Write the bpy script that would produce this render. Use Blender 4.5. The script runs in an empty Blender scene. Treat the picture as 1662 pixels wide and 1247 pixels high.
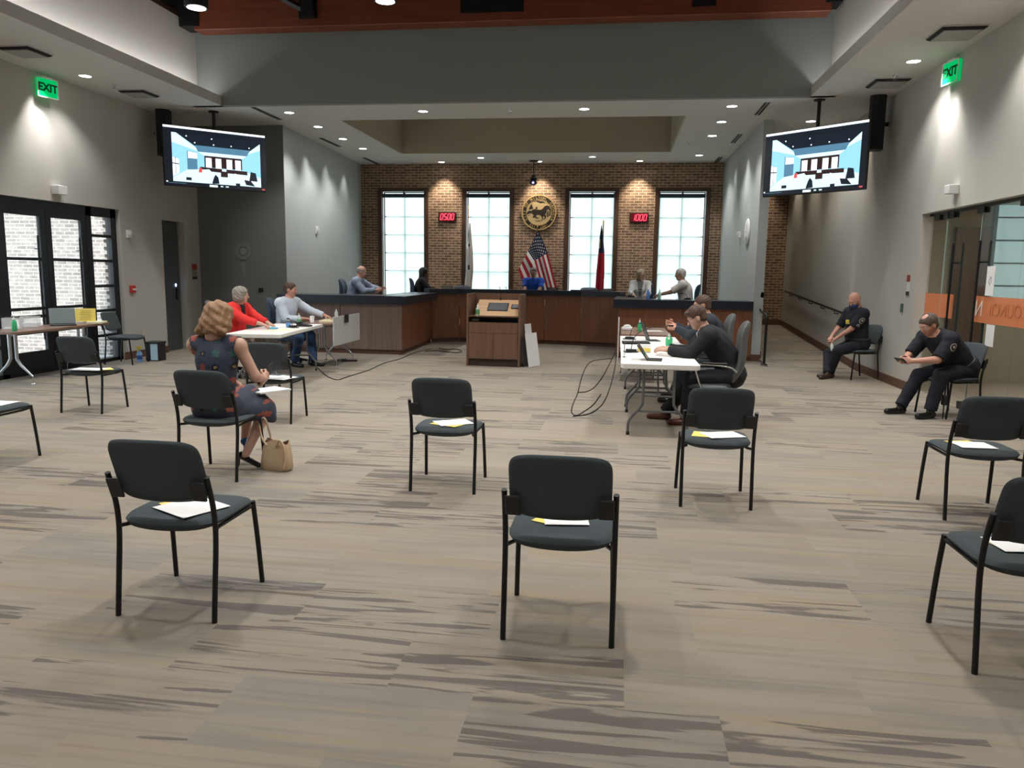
import bpy, bmesh, math, random
import numpy as np
from mathutils import Vector, Matrix
random.seed(7)
D = bpy.data; SC = bpy.context.scene; COL = SC.collection
R_ = math.radians
# ---------------------------------------------------------------- camera
def v3(*a): return np.array(a, float)
cam = D.cameras.new('camera'); camo = D.objects.new('camera', cam); COL.objects.link(camo)
FPX = 1250.0
cam.sensor_fit = 'HORIZONTAL'; cam.sensor_width = 36.0; cam.lens = 36.0*FPX/1662.0
cam.clip_start = 0.05; cam.clip_end = 200
_d = v3((1006-831)/FPX, -(445-623.5)/FPX, -1.0); _d /= np.linalg.norm(_d)
_a = v3(math.sin(.014), math.cos(.014), 0); _u = _a + v3(0,0,1)*(-(_a@_d)/_d[2]); _u /= np.linalg.norm(_u)
_x = np.cross(_d, _u)
_Rm = Matrix([list(_x), list(_d), list(_u)])
camo.matrix_world = Matrix.Translation((0,0,1.6)) @ _Rm.to_4x4()
SC.camera = camo
# ---------------------------------------------------------------- view + world
SC.view_settings.view_transform = 'Standard'; SC.view_settings.look = 'None'
SC.view_settings.exposure = 0.8; SC.view_settings.gamma = 1.0; SC.view_settings.use_curve_mapping = False
SKY = 1.7
W = D.worlds.new('sky'); SC.world = W; W.use_nodes = True
_n = W.node_tree.nodes; _l = W.node_tree.links; _n.clear()
_o = _n.new('ShaderNodeOutputWorld'); _b = _n.new('ShaderNodeBackground'); _r = _n.new('ShaderNodeValToRGB')
_tc = _n.new('ShaderNodeTexCoord'); _s = _n.new('ShaderNodeSeparateXYZ'); _m = _n.new('ShaderNodeMapRange')
_l.new(_tc.outputs['Generated'], _s.inputs[0]); _l.new(_s.outputs['Z'], _m.inputs[0])
_m.inputs[1].default_value = -0.3; _m.inputs[2].default_value = 1.0
_l.new(_m.outputs[0], _r.inputs[0]); _l.new(_r.outputs[0], _b.inputs[0]); _l.new(_b.outputs[0], _o.inputs[0])
_r.color_ramp.elements[0].color = (.42,.50,.42,1); _r.color_ramp.elements[1].color = (.55,.75,1,1)
_e = _r.color_ramp.elements.new(.26); _e.color = (.80,.92,.95,1)
_b.inputs[1].default_value = SKY
def area(name, loc, rot, sx, sy, power, color=(1,1,1)):
    l = D.lights.new(name, 'AREA'); l.shape = 'RECTANGLE'; l.size = sx; l.size_y = sy; l.energy = power; l.color = color
    o = D.objects.new(name, l); COL.objects.link(o); o.location = loc; o.rotation_euler = rot
    return o
P_COVE, P_DOWN, P_PEND, P_WASH = 42, 42, 200, 55
sun = D.lights.new('sun','SUN'); sun.energy = 5.5; sun.angle = R_(2); sun.color = (1,.97,.9)
suno = D.objects.new('sun',sun); COL.objects.link(suno); suno.rotation_euler = Vector((-.30,.80,-1.25)).to_track_quat('-Z','Y').to_euler()
COOL = (1.0,.975,.95); WARM = (1.0,.86,.68)
area('cove_strip_left', (-7.16,5.0,4.455), (R_(180),R_(-12),0), .05, 16.0, P_COVE, (1,.97,.93))
area('cove_strip_right', (3.00,5.0,4.455), (R_(180),R_(12),0), .05, 16.0, P_COVE*.8, (1,.97,.93))
# ---------------------------------------------------------------- helpers: tagging
def tag(o, label, cat, group=None, kind=None):
    if label: o['label'] = label
    if cat: o['category'] = cat
    if group: o['group'] = group
    if kind: o['kind'] = kind
    return o
def thing(name, label, cat, loc=(0,0,0), rz=0.0, group=None, kind=None):
    o = D.objects.new(name, None); COL.objects.link(o); o.location = loc; o.rotation_euler = (0,0,rz); o.empty_display_size = .1
    return tag(o, label, cat, group, kind)
def dup(root, loc=None, rz=None, label=None, group=None):
    r = root.copy(); COL.objects.link(r)
    if loc is not None: r.location = loc
    if rz is not None: r.rotation_euler = (0,0,rz)
    if label: r['label'] = label
    if group: r['group'] = group
    for ch in list(root.children):
        c = ch.copy(); COL.objects.link(c); c.parent = r
        for g in list(ch.children):
            q = g.copy(); COL.objects.link(q); q.parent = c
    return r
# ---------------------------------------------------------------- helpers: materials
MATS = {}
def mat(name, col, rough=.6, metal=0.0, bump=0.0, bscale=60, var=0.0, vscale=3.0, emit=0.0, trans=0.0, alpha=1.0, spec=.5):
    if name in MATS: return MATS[name]
    m = D.materials.new(name); m.use_nodes = True; nt = m.node_tree; N = nt.nodes; L = nt.links
    p = N['Principled BSDF']; p.inputs['Base Color'].default_value = (*col,1)
    p.inputs['Roughness'].default_value = rough; p.inputs['Metallic'].default_value = metal
    p.inputs['Specular IOR Level'].default_value = spec
    tc = N.new('ShaderNodeTexCoord')
    if var > 0:
        nz = N.new('ShaderNodeTexNoise'); nz.inputs['Scale'].default_value = vscale; nz.inputs['Detail'].default_value = 4
        mx = N.new('ShaderNodeMix'); mx.data_type = 'RGBA'
        L.new(tc.outputs['Object'], nz.inputs['Vector']); L.new(nz.outputs['Fac'], mx.inputs['Factor'])
        mx.inputs[6].default_value = (*[c*(1-var) for c in col],1); mx.inputs[7].default_value = (*[min(1,c*(1+var)) for c in col],1)
        L.new(mx.outputs[2], p.inputs['Base Color'])
    if bump > 0:
        nz = N.new('ShaderNodeTexNoise'); nz.inputs['Scale'].default_value = bscale; nz.inputs['Detail'].default_value = 3
        bp = N.new('ShaderNodeBump'); bp.inputs['Strength'].default_value = bump; bp.inputs['Distance'].default_value = .01
        L.new(tc.outputs['Object'], nz.inputs['Vector']); L.new(nz.outputs['Fac'], bp.inputs['Height']); L.new(bp.outputs[0], p.inputs['Normal'])
    if emit > 0:
        p.inputs['Emission Color'].default_value = (*col,1); p.inputs['Emission Strength'].default_value = emit
    if trans > 0: p.inputs['Transmission Weight'].default_value = trans
    if alpha < 1: p.inputs['Alpha'].default_value = alpha
    MATS[name] = m; return m
def nmat(name):
    m = D.materials.new(name); m.use_nodes = True; MATS[name] = m
    return m, m.node_tree.nodes, m.node_tree.links, m.node_tree.nodes['Principled BSDF']
def mth(N, L, op, a, b=None, c=None):
    n = N.new('ShaderNodeMath'); n.operation = op
    for i, q in enumerate((a, b, c)):
        if q is None: continue
        if isinstance(q, (int, float)): n.inputs[i].default_value = q
        else: L.new(q, n.inputs[i])
    return n.outputs[0]
def wood(name, c1, c2, axis='Z', rough=.45, scale=1.0):
    m, N, L, p = nmat(name); tc = N.new('ShaderNodeTexCoord'); mp = N.new('ShaderNodeMapping')
    sc = {'X':(.8,14,14), 'Y':(14,.8,14), 'Z':(14,14,.8)}[axis]; mp.inputs['Scale'].default_value = [s*scale for s in sc]
    nz = N.new('ShaderNodeTexNoise'); nz.inputs['Scale'].default_value = 1.6; nz.inputs['Detail'].default_value = 6; nz.inputs['Distortion'].default_value = .6
    rp = N.new('ShaderNodeValToRGB'); rp.color_ramp.elements[0].position = .3; rp.color_ramp.elements[1].position = .7
    rp.color_ramp.elements[0].color = (*c1,1); rp.color_ramp.elements[1].color = (*c2,1)
    L.new(tc.outputs['Object'], mp.inputs[0]); L.new(mp.outputs[0], nz.inputs['Vector']); L.new(nz.outputs['Fac'], rp.inputs[0]); L.new(rp.outputs[0], p.inputs['Base Color'])
    p.inputs['Roughness'].default_value = rough
    return m
# ---------------------------------------------------------------- helpers: mesh building
def rotm(rx=0, ry=0, rz=0):
    return np.array((Matrix.Rotation(rz,3,'Z') @ Matrix.Rotation(ry,3,'Y') @ Matrix.Rotation(rx,3,'X')))
class MB:
    def __init__(s): s.v=[]; s.f=[]; s.m=[]; s.sm=[]; s.n=0
    def add(s, V, F, m=0, smooth=False):
        V = np.asarray(V, float); s.v.append(V)
        for q in F: s.f.append([int(i)+s.n for i in q]); s.m.append(m); s.sm.append(smooth)
        s.n += len(V); return s
    def box(s, lo, hi, m=0, rot=None, c=None):
        lo=np.minimum(lo,hi) if True else lo
        x0,y0,z0=lo; x1,y1,z1=hi
        V=np.array([(x0,y0,z0),(x1,y0,z0),(x1,y1,z0),(x0,y1,z0),(x0,y0,z1),(x1,y0,z1),(x1,y1,z1),(x0,y1,z1)],float)
        if rot is not None:
            cc = V.mean(0) if c is None else np.array(c,float)
            V=(V-cc)@np.array(rot).T+cc
        return s.add(V,[(0,3,2,1),(4,5,6,7),(0,1,5,4),(1,2,6,5),(2,3,7,6),(3,0,4,7)],m)
    def bbox(s, lo, hi, b=.004, m=0, rot=None, c=None):   # box with bevelled edges
        lo=np.array(lo,float); hi=np.array(hi,float); b=min(b, (hi-lo).min()*.45); cc=(lo+hi)/2; h=(hi-lo)/2
        V=[];idx={}
        for sx in(-1,1):
            for sy in(-1,1):
                for sz in(-1,1):
                    for a in range(3):
                        p=np.array([sx*(h[0]-b),sy*(h[1]-b),sz*(h[2]-b)]); p[a]=(sx,sy,sz)[a]*h[a]
                        idx[(sx,sy,sz,a)]=len(V); V.append(p)
        F=[]
        for a in range(3):
            o=[i for i in range(3) if i!=a]
            for sg in(-1,1):
                q=[]
                for (s1,s2) in((-1,-1),(1,-1),(1,1),(-1,1)):
                    k=[0,0,0];k[a]=sg;k[o[0]]=s1;k[o[1]]=s2;q.append(idx[(*k,a)])
                F.append(q)
        for a in range(3):
            o=[i for i in range(3) if i!=a]
            for s1 in(-1,1):
                for s2 in(-1,1):
                    k0=[0,0,0];k1=[0,0,0];k0[a]=-1;k1[a]=1
                    for k in(k0,k1):k[o[0]]=s1;k[o[1]]=s2
                    F.append([idx[(*k0,o[0])],idx[(*k1,o[0])],idx[(*k1,o[1])],idx[(*k0,o[1])]])
        for sx in(-1,1):
            for sy in(-1,1):
                for sz in(-1,1): F.append([idx[(sx,sy,sz,a)] for a in range(3)])
        V=np.array(V)
        # orient outward
        G=[]
        for q in F:
            P=V[q]; nrm=np.cross(P[1]-P[0],P[2]-P[0]); G.append(q if nrm@P.mean(0)>0 else q[::-1])
        if rot is not None: 
            R=np.array(rot); c0=cc if c is None else np.array(c,float); V=(V+cc-c0)@R.T+c0
        else: V=V+cc
        return s.add(V,G,m)
    def tube(s, pts, r, n=10, m=0, cap=True, smooth=True, closed=False):
        P=np.array(pts,float); k=len(P); rr=np.full(k,r,float) if np.isscalar(r) else np.array(r,float)
        T=np.zeros_like(P); T[1:-1]=P[2:]-P[:-2]; T[0]=P[1]-P[0]; T[-1]=P[-1]-P[-2]
        if closed: T[0]=P[1]-P[-1]; T[-1]=P[0]-P[-2]
        T/=np.linalg.norm(T,axis=1)[:,None]+1e-12
        u=np.cross(T[0],[0,0,1.]); 
        if np.linalg.norm(u)<1e-3: u=np.cross(T[0],[0,1.,0])
        u/=np.linalg.norm(u); V=[]
        ang=np.arange(n)*2*math.pi/n
        for i in range(k):
            u=u-(u@T[i])*T[i]; u/=np.linalg.norm(u); w=np.cross(T[i],u)
            V.append(P[i]+rr[i]*(np.cos(ang)[:,None]*u+np.sin(ang)[:,None]*w))
        V=np.concatenate(V); F=[]
        for i in range(k if closed else k-1):
            a=i*n; b=((i+1)%k)*n
            for j in range(n): F.append((a+j,a+(j+1)%n,b+(j+1)%n,b+j))
        s.add(V,F,m,smooth)
        if cap and not closed:
            s.add(V[:n],[list(range(n))[::-1]],m); s.add(V[-n:],[list(range(n))],m)
        return s
    def lathe(s, prof, c=(0,0,0), n=20, m=0, rot=None, smooth=True):   # prof [(r,z)...]
        V=[];F=[];k=len(prof)
        for r,z in prof:
            for j in range(n):
                a=2*math.pi*j/n; V.append((r*math.cos(a),r*math.sin(a),z))
        for i in range(k-1):
            for j in range(n): F.append((i*n+j,i*n+(j+1)%n,(i+1)*n+(j+1)%n,(i+1)*n+j))
        V=np.array(V)
        if rot is not None: V=V@np.array(rot).T
        V=V+np.array(c,float); s.add(V,F,m,smooth)
        s.add(V[:n],[list(range(n))[::-1]],m); s.add(V[-n:],[list(range(n))],m); return s
    def ell(s, c, r, n=14, k=9, m=0, rot=None):
        V=[];F=[]
        for i in range(k+1):
            t=math.pi*i/k
            for j in range(n):
                a=2*math.pi*j/n; V.append((math.sin(t)*math.cos(a),math.sin(t)*math.sin(a),-math.cos(t)))
        for i in range(k):
            for j in range(n): F.append((i*n+j,i*n+(j+1)%n,(i+1)*n+(j+1)%n,(i+1)*n+j))
        V=np.array(V)*np.array(r,float)
        if rot is not None: V=V@np.array(rot).T
        return s.add(V+np.array(c,float),F,m,True)
    def prism(s, poly, z0, z1, m=0, M=None, side=True):   # poly in xy, M 4x4 maps to place
        k=len(poly); V=[(x,y,z0) for x,y in poly]+[(x,y,z1) for x,y in poly]
        V=np.array(V,float); ar=sum(poly[i][0]*poly[(i+1)%k][1]-poly[(i+1)%k][0]*poly[i][1] for i in range(k))
        F=[list(range(k))[::-1],list(range(k,2*k))]+[(i,(i+1)%k,k+(i+1)%k,k+i) for i in range(k)]
        if ar<0: F=[list(q)[::-1] for q in F]
        if M is not None:
            M=np.array(M); V=V@M[:3,:3].T+M[:3,3]
        return s.add(V,F,m)
    def poly(s, V, m=0): return s.add(V,[list(range(len(V)))],m)
    def pillow(s, w, h, t, n=5.0, rim=6.0, N=18, m=0, deform=None, M=None):   # rounded slab in xy, thickness z
        def surf(sg):
            V=[]
            for j in range(N+1):
                for i in range(N+1):
                    u=2*i/N-1; v=2*j/N-1
                    u=math.copysign(1-(1-abs(u))**1.5,u); v=math.copysign(1-(1-abs(v))**1.5,v)
                    r=max(abs(u),abs(v))
                    if r<1e-9: x=y=0.
                    else:
                        e=(abs(u)**n+abs(v)**n)**(1/n); x=u/e*r; y=v/e*r
                    z=sg*t/2*max(0,1-r**rim)**.5
                    V.append((x*w/2,y*h/2,z))
            return np.array(V)
        for sg in(1,-1):
            V=surf(sg)
            if deform: V=np.array([deform(*p) for p in V])
            if M is not None:
                A=np.array(M); V=V@A[:3,:3].T+A[:3,3]
            F=[]
            for j in range(N):
                for i in range(N):
                    a=j*(N+1)+i; q=(a,a+1,a+N+2,a+N+1); F.append(q if sg>0 else q[::-1])
            s.add(V,F,m,True)
        return s
    def xf(s, M):
        A=np.array(M); s.v=[V@A[:3,:3].T+A[:3,3] for V in s.v]; return s
    def build(s, name, mats, parent=None, loc=None, uv=None):
        me=D.meshes.new(name); V=np.concatenate(s.v)
        me.from_pydata(V.tolist(),[],s.f)
        if not isinstance(mats,(list,tuple)): mats=[mats]
        for x in mats: me.materials.append(x)
        me.polygons.foreach_set('material_index',s.m); me.polygons.foreach_set('use_smooth',s.sm)
        me.update(); o=D.objects.new(name,me); COL.objects.link(o)
        if parent is not None: o.parent=parent
        if loc is not None: o.location=loc
        return o
def bx(name, lo, hi, m, parent=None, b=None):
    q=MB()
    if b: q.bbox(lo,hi,b)
    else: q.box(lo,hi)
    return q.build(name,m,parent)
def struct(o): o['kind']='structure'; return o
def arc(c, r, a0, a1, n, plane='xz'):
    out=[]
    for i in range(n+1):
        a=R_(a0+(a1-a0)*i/n); x=r*math.cos(a); y=r*math.sin(a)
        out.append((c[0]+x,c[1],c[2]+y) if plane=='xz' else ((c[0],c[1]+x,c[2]+y) if plane=='yz' else (c[0]+x,c[1]+y,c[2])))
    return out
def smooth_path(P, it=2):
    P=[np.array(p,float) for p in P]
    for _ in range(it):
        Q=[P[0]]
        for a,b in zip(P[:-1],P[1:]): Q+= [a*.75+b*.25, a*.25+b*.75]
        Q.append(P[-1]); P=Q
    return P
def rrect(w,h,r,n=5,c=(0,0)):
    out=[]
    for (sx,sy,a0) in((1,1,0),(-1,1,90),(-1,-1,180),(1,-1,270)):
        for i in range(n+1):
            a=R_(a0+90*i/n); out.append((c[0]+sx*(w/2-r)+r*math.cos(a), c[1]+sy*(h/2-r)+r*math.sin(a)))
    return out
def text_mesh(txt, size, m, name, parent=None, M=None, depth=.001, align='CENTER', bold=0.0, mirror=False):
    cu=D.curves.new(name,'FONT'); cu.body=txt; cu.size=size; cu.extrude=depth; cu.align_x=align; cu.align_y='CENTER'; cu.offset=bold
    to=D.objects.new('tmp',cu); COL.objects.link(to)
    dg=bpy.context.evaluated_depsgraph_get(); me=D.meshes.new_from_object(to.evaluated_get(dg)); D.objects.remove(to); D.curves.remove(cu)
    me.name=name; me.materials.clear(); me.materials.append(m)
    if mirror: me.transform(Matrix.Scale(-1,4,(1,0,0))); me.flip_normals()
    if M is not None: me.transform(M)
    o=D.objects.new(name,me); COL.objects.link(o)
    if parent is not None: o.parent=parent
    return o
def cammap(R,t):
    M=Matrix(R).to_4x4(); M.translation=Vector(t); return M
FRONT=Matrix(((1,0,0),(0,0,-1),(0,1,0)))      # xy plane -> xz plane, facing -Y
FACE_PX=Matrix(((0,0,1),(1,0,0),(0,1,0)))     # xy plane -> yz plane, facing +X
FACE_NX=Matrix(((0,0,-1),(-1,0,0),(0,1,0)))   # facing -X
# ---------------------------------------------------------------- materials
M_wall = mat('wall_paint', (.50,.485,.445), .85, bump=.06, bscale=90, var=.03)
M_walld = mat('wall_dark_paint', (.175,.182,.175), .85, bump=.06, bscale=90)
M_bulk = mat('bulkhead_shaded_paint', (.25,.272,.262), .9, bump=.05, bscale=90)  # darker tone because the bulkhead is unlit; shade put into the colour
M_bay = mat('bay_paint', (.44,.475,.47), .85, bump=.05, bscale=90)
M_ceil = mat('ceiling_paint', (.62,.615,.59), .9, bump=.03, bscale=90)
M_tray = mat('tray_paint', (.46,.42,.33), .9)
M_cove = mat('cove_paint', (.60,.585,.56), .9)
M_deck = wood('deck_wood', (.035,.016,.01), (.06,.026,.016), 'Y')
M_beam = wood('beam_wood', (.15,.036,.015), (.22,.058,.024), 'X', .5)
M_black = mat('black_metal', (.012,.012,.013), .45, .3)
M_blackp = mat('black_plastic', (.015,.015,.017), .5)
M_dkframe = mat('dark_window_frame', (.012,.014,.018), .4, .2)
M_white = mat('white_plastic', (.78,.78,.76), .45)
M_tabtop = mat('folding_table_white', (.80,.79,.75), .5, bump=.08, bscale=250)
M_paper = mat('paper_white', (.88,.88,.86), .8)
M_yellow = mat('paper_yellow', (.85,.68,.16), .8)
M_cream = mat('paper_cream', (.86,.80,.55), .8)
M_chrome = mat('chrome', (.75,.75,.76), .18, 1.0)
M_silver = mat('silver_leg', (.50,.52,.55), .35, .85)
M_steel = mat('grey_steel', (.16,.165,.175), .45, .5)
M_fabric = mat('chair_fabric', (.070,.088,.096), .95, bump=.6, bscale=700, var=.12, vscale=180)
M_mesh = mat('office_chair_fabric', (.085,.098,.108), .8, bump=.3, bscale=500)
M_leather = mat('grey_leather', (.10,.105,.105), .5, bump=.25, bscale=30, var=.1, vscale=10)
M_navy = mat('navy_leather', (.022,.04,.075), .5)
M_base = wood('baseboard_wood', (.10,.045,.026), (.15,.07,.042), 'Y', .5)
M_winwood = wood('window_trim_wood', (.055,.026,.015), (.085,.042,.024), 'Z', .5)
M_deskred = wood('desk_cherry', (.20,.075,.038), (.28,.11,.055), 'Z', .4)
M_deskgr = wood('desk_walnut', (.165,.115,.09), (.22,.155,.125), 'Z', .5)
M_podium = wood('podium_walnut', (.135,.07,.042), (.185,.10,.062), 'Z', .42)
M_maple = wood('podium_maple', (.55,.33,.17), (.66,.43,.24), 'X', .4)
M_granite = mat('black_worktop', (.012,.018,.032), .3, var=.3, vscale=60)
M_tabwood = wood('training_table_wood', (.20,.115,.08), (.28,.165,.115), 'Y', .4)
M_doorwood = wood('door_wood', (.10,.045,.022), (.15,.072,.036), 'Z', .4)
M_board = mat('foam_board', (.72,.71,.69), .7)
M_panel = mat('modesty_panel_grey', (.55,.55,.53), .6)
M_green = mat('green_gel', (.05,.50,.20), .25)
M_clear = mat('clear_plastic', (.85,.92,.88), .15, alpha=.55)
M_acry = mat('clear_acrylic', (.95,.97,.97), .08, alpha=.22)
M_red = mat('alarm_red', (.55,.04,.03), .5)
M_orange = mat('orange_film', (.80,.27,.11), .6, alpha=.80)
M_orange2 = mat('orange_film_lettering', (.55,.18,.07), .6)
M_tan = mat('tan_leather', (.58,.42,.27), .5, bump=.1, bscale=40)
M_lens = mat('lamp_lens', (1,.98,.94), .5, emit=9)
M_lensw = mat('lamp_lens_dim', (1,.96,.88), .5, emit=7)
M_trimr = mat('lamp_trim', (.7,.7,.68), .5)
M_exitg = mat('exit_green_lit', (.0,.50,.13), .9, emit=.42, spec=.1)
M_exitk = mat('exit_letter', (.01,.10,.035), .9, spec=.1)
M_ledred = mat('led_red', (1.0,.05,.09), .4, emit=2.2)
M_vent = mat('vent_grey', (.36,.36,.34), .7)
M_slot = mat('slot_dark', (.03,.03,.03), .7)
M_gold = mat('gold', (.62,.44,.20), .4, .35)
M_sealk = mat('seal_black', (.018,.014,.011), .55)
M_glassp, N, L, p = nmat('pane_glass')
p.inputs['Base Color'].default_value=(.8,.9,.9,1); p.inputs['Roughness'].default_value=.03; p.inputs['Alpha'].default_value=.10
M_glassd, N, L, p = nmat('door_glass')
p.inputs['Base Color'].default_value=(.10,.15,.13,1); p.inputs['Roughness'].default_value=.02; p.inputs['Alpha'].default_value=.13
# sheer roller shade
M_shade, N, L, p = nmat('sheer_shade')
N.remove(p); out=N['Material Output']
tr=N.new('ShaderNodeBsdfTranslucent'); tp=N.new('ShaderNodeBsdfTransparent'); mx=N.new('ShaderNodeMixShader')
tr.inputs[0].default_value=(.9,.93,.93,1); mx.inputs[0].default_value=.55
L.new(tp.outputs[0],mx.inputs[1]); L.new(tr.outputs[0],mx.inputs[2]); L.new(mx.outputs[0],out.inputs[0])
# carpet planks
M_carpet, N, L, p = nmat('carpet_planks')
tc=N.new('ShaderNodeTexCoord'); sp=N.new('ShaderNodeSeparateXYZ'); L.new(tc.outputs['Object'],sp.inputs[0])
X=sp.outputs['X']; Y=sp.outputs['Y']
row=mth(N,L,'FLOOR',mth(N,L,'DIVIDE',mth(N,L,'ADD',Y,.04),.457))
w1=N.new('ShaderNodeTexWhiteNoise'); w1.noise_dimensions='1D'; L.new(row,w1.inputs['W'])
col=mth(N,L,'FLOOR',mth(N,L,'ADD',mth(N,L,'DIVIDE',X,.914),w1.outputs['Value']))
cb=N.new('ShaderNodeCombineXYZ'); L.new(row,cb.inputs[0]); L.new(col,cb.inputs[1])
w2=N.new('ShaderNodeTexWhiteNoise'); w2.noise_dimensions='2D'; L.new(cb.outputs[0],w2.inputs['Vector'])
wc=N.new('ShaderNodeSeparateColor'); L.new(w2.outputs['Color'],wc.inputs[0])
def streak(sx,sy,off,detail=3,dist=.4,wv=None):
    c=N.new('ShaderNodeCombineXYZ'); L.new(mth(N,L,'MULTIPLY',X,sx),c.inputs[0]); L.new(mth(N,L,'MULTIPLY',Y,sy),c.inputs[1])
    L.new(mth(N,L,'MULTIPLY_ADD',wc.outputs[0],37.0,off),c.inputs[2])
    n=N.new('ShaderNodeTexNoise'); n.inputs['Scale'].default_value=1; n.inputs['Detail'].default_value=detail; n.inputs['Distortion'].default_value=dist
    L.new(c.outputs[0],n.inputs['Vector']); return n.outputs['Fac']
def ramp(fac,a,b):
    r=N.new('ShaderNodeMapRange'); r.inputs[1].default_value=a; r.inputs[2].default_value=b; L.new(fac,r.inputs[0]); r.clamp=True; return r.outputs[0]
def mixc(fac,a,b):
    m=N.new('ShaderNodeMix'); m.data_type='RGBA'; L.new(fac,m.inputs[0])
    for i,q in((6,a),(7,b)):
        if isinstance(q,tuple): m.inputs[i].default_value=(*q,1)
        else: L.new(q,m.inputs[i])
    return m.outputs[2]
base=mixc(wc.outputs[1],(.335,.28,.215),(.255,.238,.208))
base=mixc(ramp(streak(.9,5,3),.42,.62),base,(.33,.29,.235))
base=mixc(mth(N,L,'MULTIPLY',ramp(streak(.7,9,9),.55,.66),.55),base,(.34,.27,.17))
base=mixc(mth(N,L,'MULTIPLY',ramp(streak(.8,26,15,2,.1),.5,.68),.38),base,(.19,.175,.158))
dk=mth(N,L,'MULTIPLY',ramp(streak(1.0,12,21,7,1.3),.53,.57),ramp(mth(N,L,'GREATER_THAN',wc.outputs[2],.62),0,1))
base=mixc(mth(N,L,'MULTIPLY',dk,.78),base,(.115,.103,.096))
# fine pile speckle
nz=N.new('ShaderNodeTexNoise'); nz.inputs['Scale'].default_value=420; nz.inputs['Detail'].default_value=1; L.new(tc.outputs['Object'],nz.inputs['Vector'])
base=mixc(mth(N,L,'MULTIPLY',ramp(nz.outputs['Fac'],.35,.65),.22),base,(.12,.105,.085))
L.new(base,p.inputs['Base Color']); p.inputs['Roughness'].default_value=.95; p.inputs['Specular IOR Level'].default_value=.15
bp=N.new('ShaderNodeBump'); bp.inputs['Strength'].default_value=.3; bp.inputs['Distance'].default_value=.004; L.new(nz.outputs['Fac'],bp.inputs['Height']); L.new(bp.outputs[0],p.inputs['Normal'])
# bricks
def brick(name, c1, c2, c3, mortar, swap, bw=.203, rh=.068):
    m,N,L,p=nmat(name); tc=N.new('ShaderNodeTexCoord'); sp=N.new('ShaderNodeSeparateXYZ'); cb=N.new('ShaderNodeCombineXYZ')
    L.new(tc.outputs['Object'],sp.inputs[0]); L.new(sp.outputs[swap],cb.inputs[0]); L.new(sp.outputs['Z'],cb.inputs[1])
    b=N.new('ShaderNodeTexBrick'); b.inputs['Scale'].default_value=1; b.inputs['Mortar Size'].default_value=.006; b.inputs['Mortar Smooth'].default_value=.1
    b.inputs['Bias'].default_value=0; b.inputs['Brick Width'].default_value=bw; b.inputs['Row Height'].default_value=rh
    b.inputs['Color1'].default_value=(*c1,1); b.inputs['Color2'].default_value=(*c2,1); b.inputs['Mortar'].default_value=(*mortar,1)
    L.new(cb.outputs[0],b.inputs['Vector'])
    n=N.new('ShaderNodeTexNoise'); n.inputs['Scale'].default_value=9; n.inputs['Detail'].default_value=5; L.new(cb.outputs[0],n.inputs['Vector'])
    mr=N.new('ShaderNodeMapRange'); mr.inputs[1].default_value=.45; mr.inputs[2].default_value=.62; L.new(n.outputs['Fac'],mr.inputs[0])
    f=mth(N,L,'MULTIPLY',mr.outputs[0],mth(N,L,'MULTIPLY',mth(N,L,'SUBTRACT',1.0,b.outputs['Fac']),.6))
    mx=N.new('ShaderNodeMix'); mx.data_type='RGBA'; L.new(f,mx.inputs[0]); L.new(b.outputs['Color'],mx.inputs[6]); mx.inputs[7].default_value=(*c3,1)
    L.new(mx.outputs[2],p.inputs['Base Color']); p.inputs['Roughness'].default_value=.9
    bp=N.new('ShaderNodeBump'); bp.invert=True; bp.inputs['Strength'].default_value=.6; bp.inputs['Distance'].default_value=.006; L.new(b.outputs['Fac'],bp.inputs['Height']); L.new(bp.outputs[0],p.inputs['Normal'])
    return m
M_brick = brick('brown_brick',(.165,.095,.06),(.33,.20,.125),(.085,.055,.045),(.62,.50,.35),'X')
M_brickx = brick('outdoor_brick',(.22,.195,.18),(.36,.33,.30),(.17,.15,.14),(.66,.66,.64),'X')
M_brickt = brick('outdoor_brick_side',(.30,.22,.18),(.42,.33,.27),(.24,.19,.16),(.62,.58,.52),'Y')
# ================================================================= SETTING
XL, XR, YF, YB, ZC = -8.5, 4.12, 20.45, -3.0, 4.40
CX0, CX1, CY1 = -6.95, 2.87, 13.1           # coffer opening
TX0, TX1, TY0, TY1 = -5.33, 1.08, 14.5, 18.65  # tray over the dais
BLX, BLX2, BRX = -6.65, -6.95, 2.50
def floor_ramp(y): return max(0.0, min(.37,(y-13.9)*.0565))
struct(bx('floor', (XL-.6,YB,-.1), (XR+.16,YF+.3,0), M_carpet))
q=MB(); q.prism([(13.9,0.0),(20.45,.37),(20.45,-.05),(13.9,-.05)],2.66,XR+.01, M=((0,0,1,0),(1,0,0,0),(0,1,0,0),(0,0,0,1)))
struct(q.build('floor_ramp', M_carpet))
q=MB(); q.prism([(-6.7,14.75),(-4.55,14.75),(-4.55,17.75),(.4,17.75),(.4,15.3),(2.5,15.3),(2.5,20.5),(-7,20.5)],-.05,.35)
struct(q.build('floor_dais', M_carpet))
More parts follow.
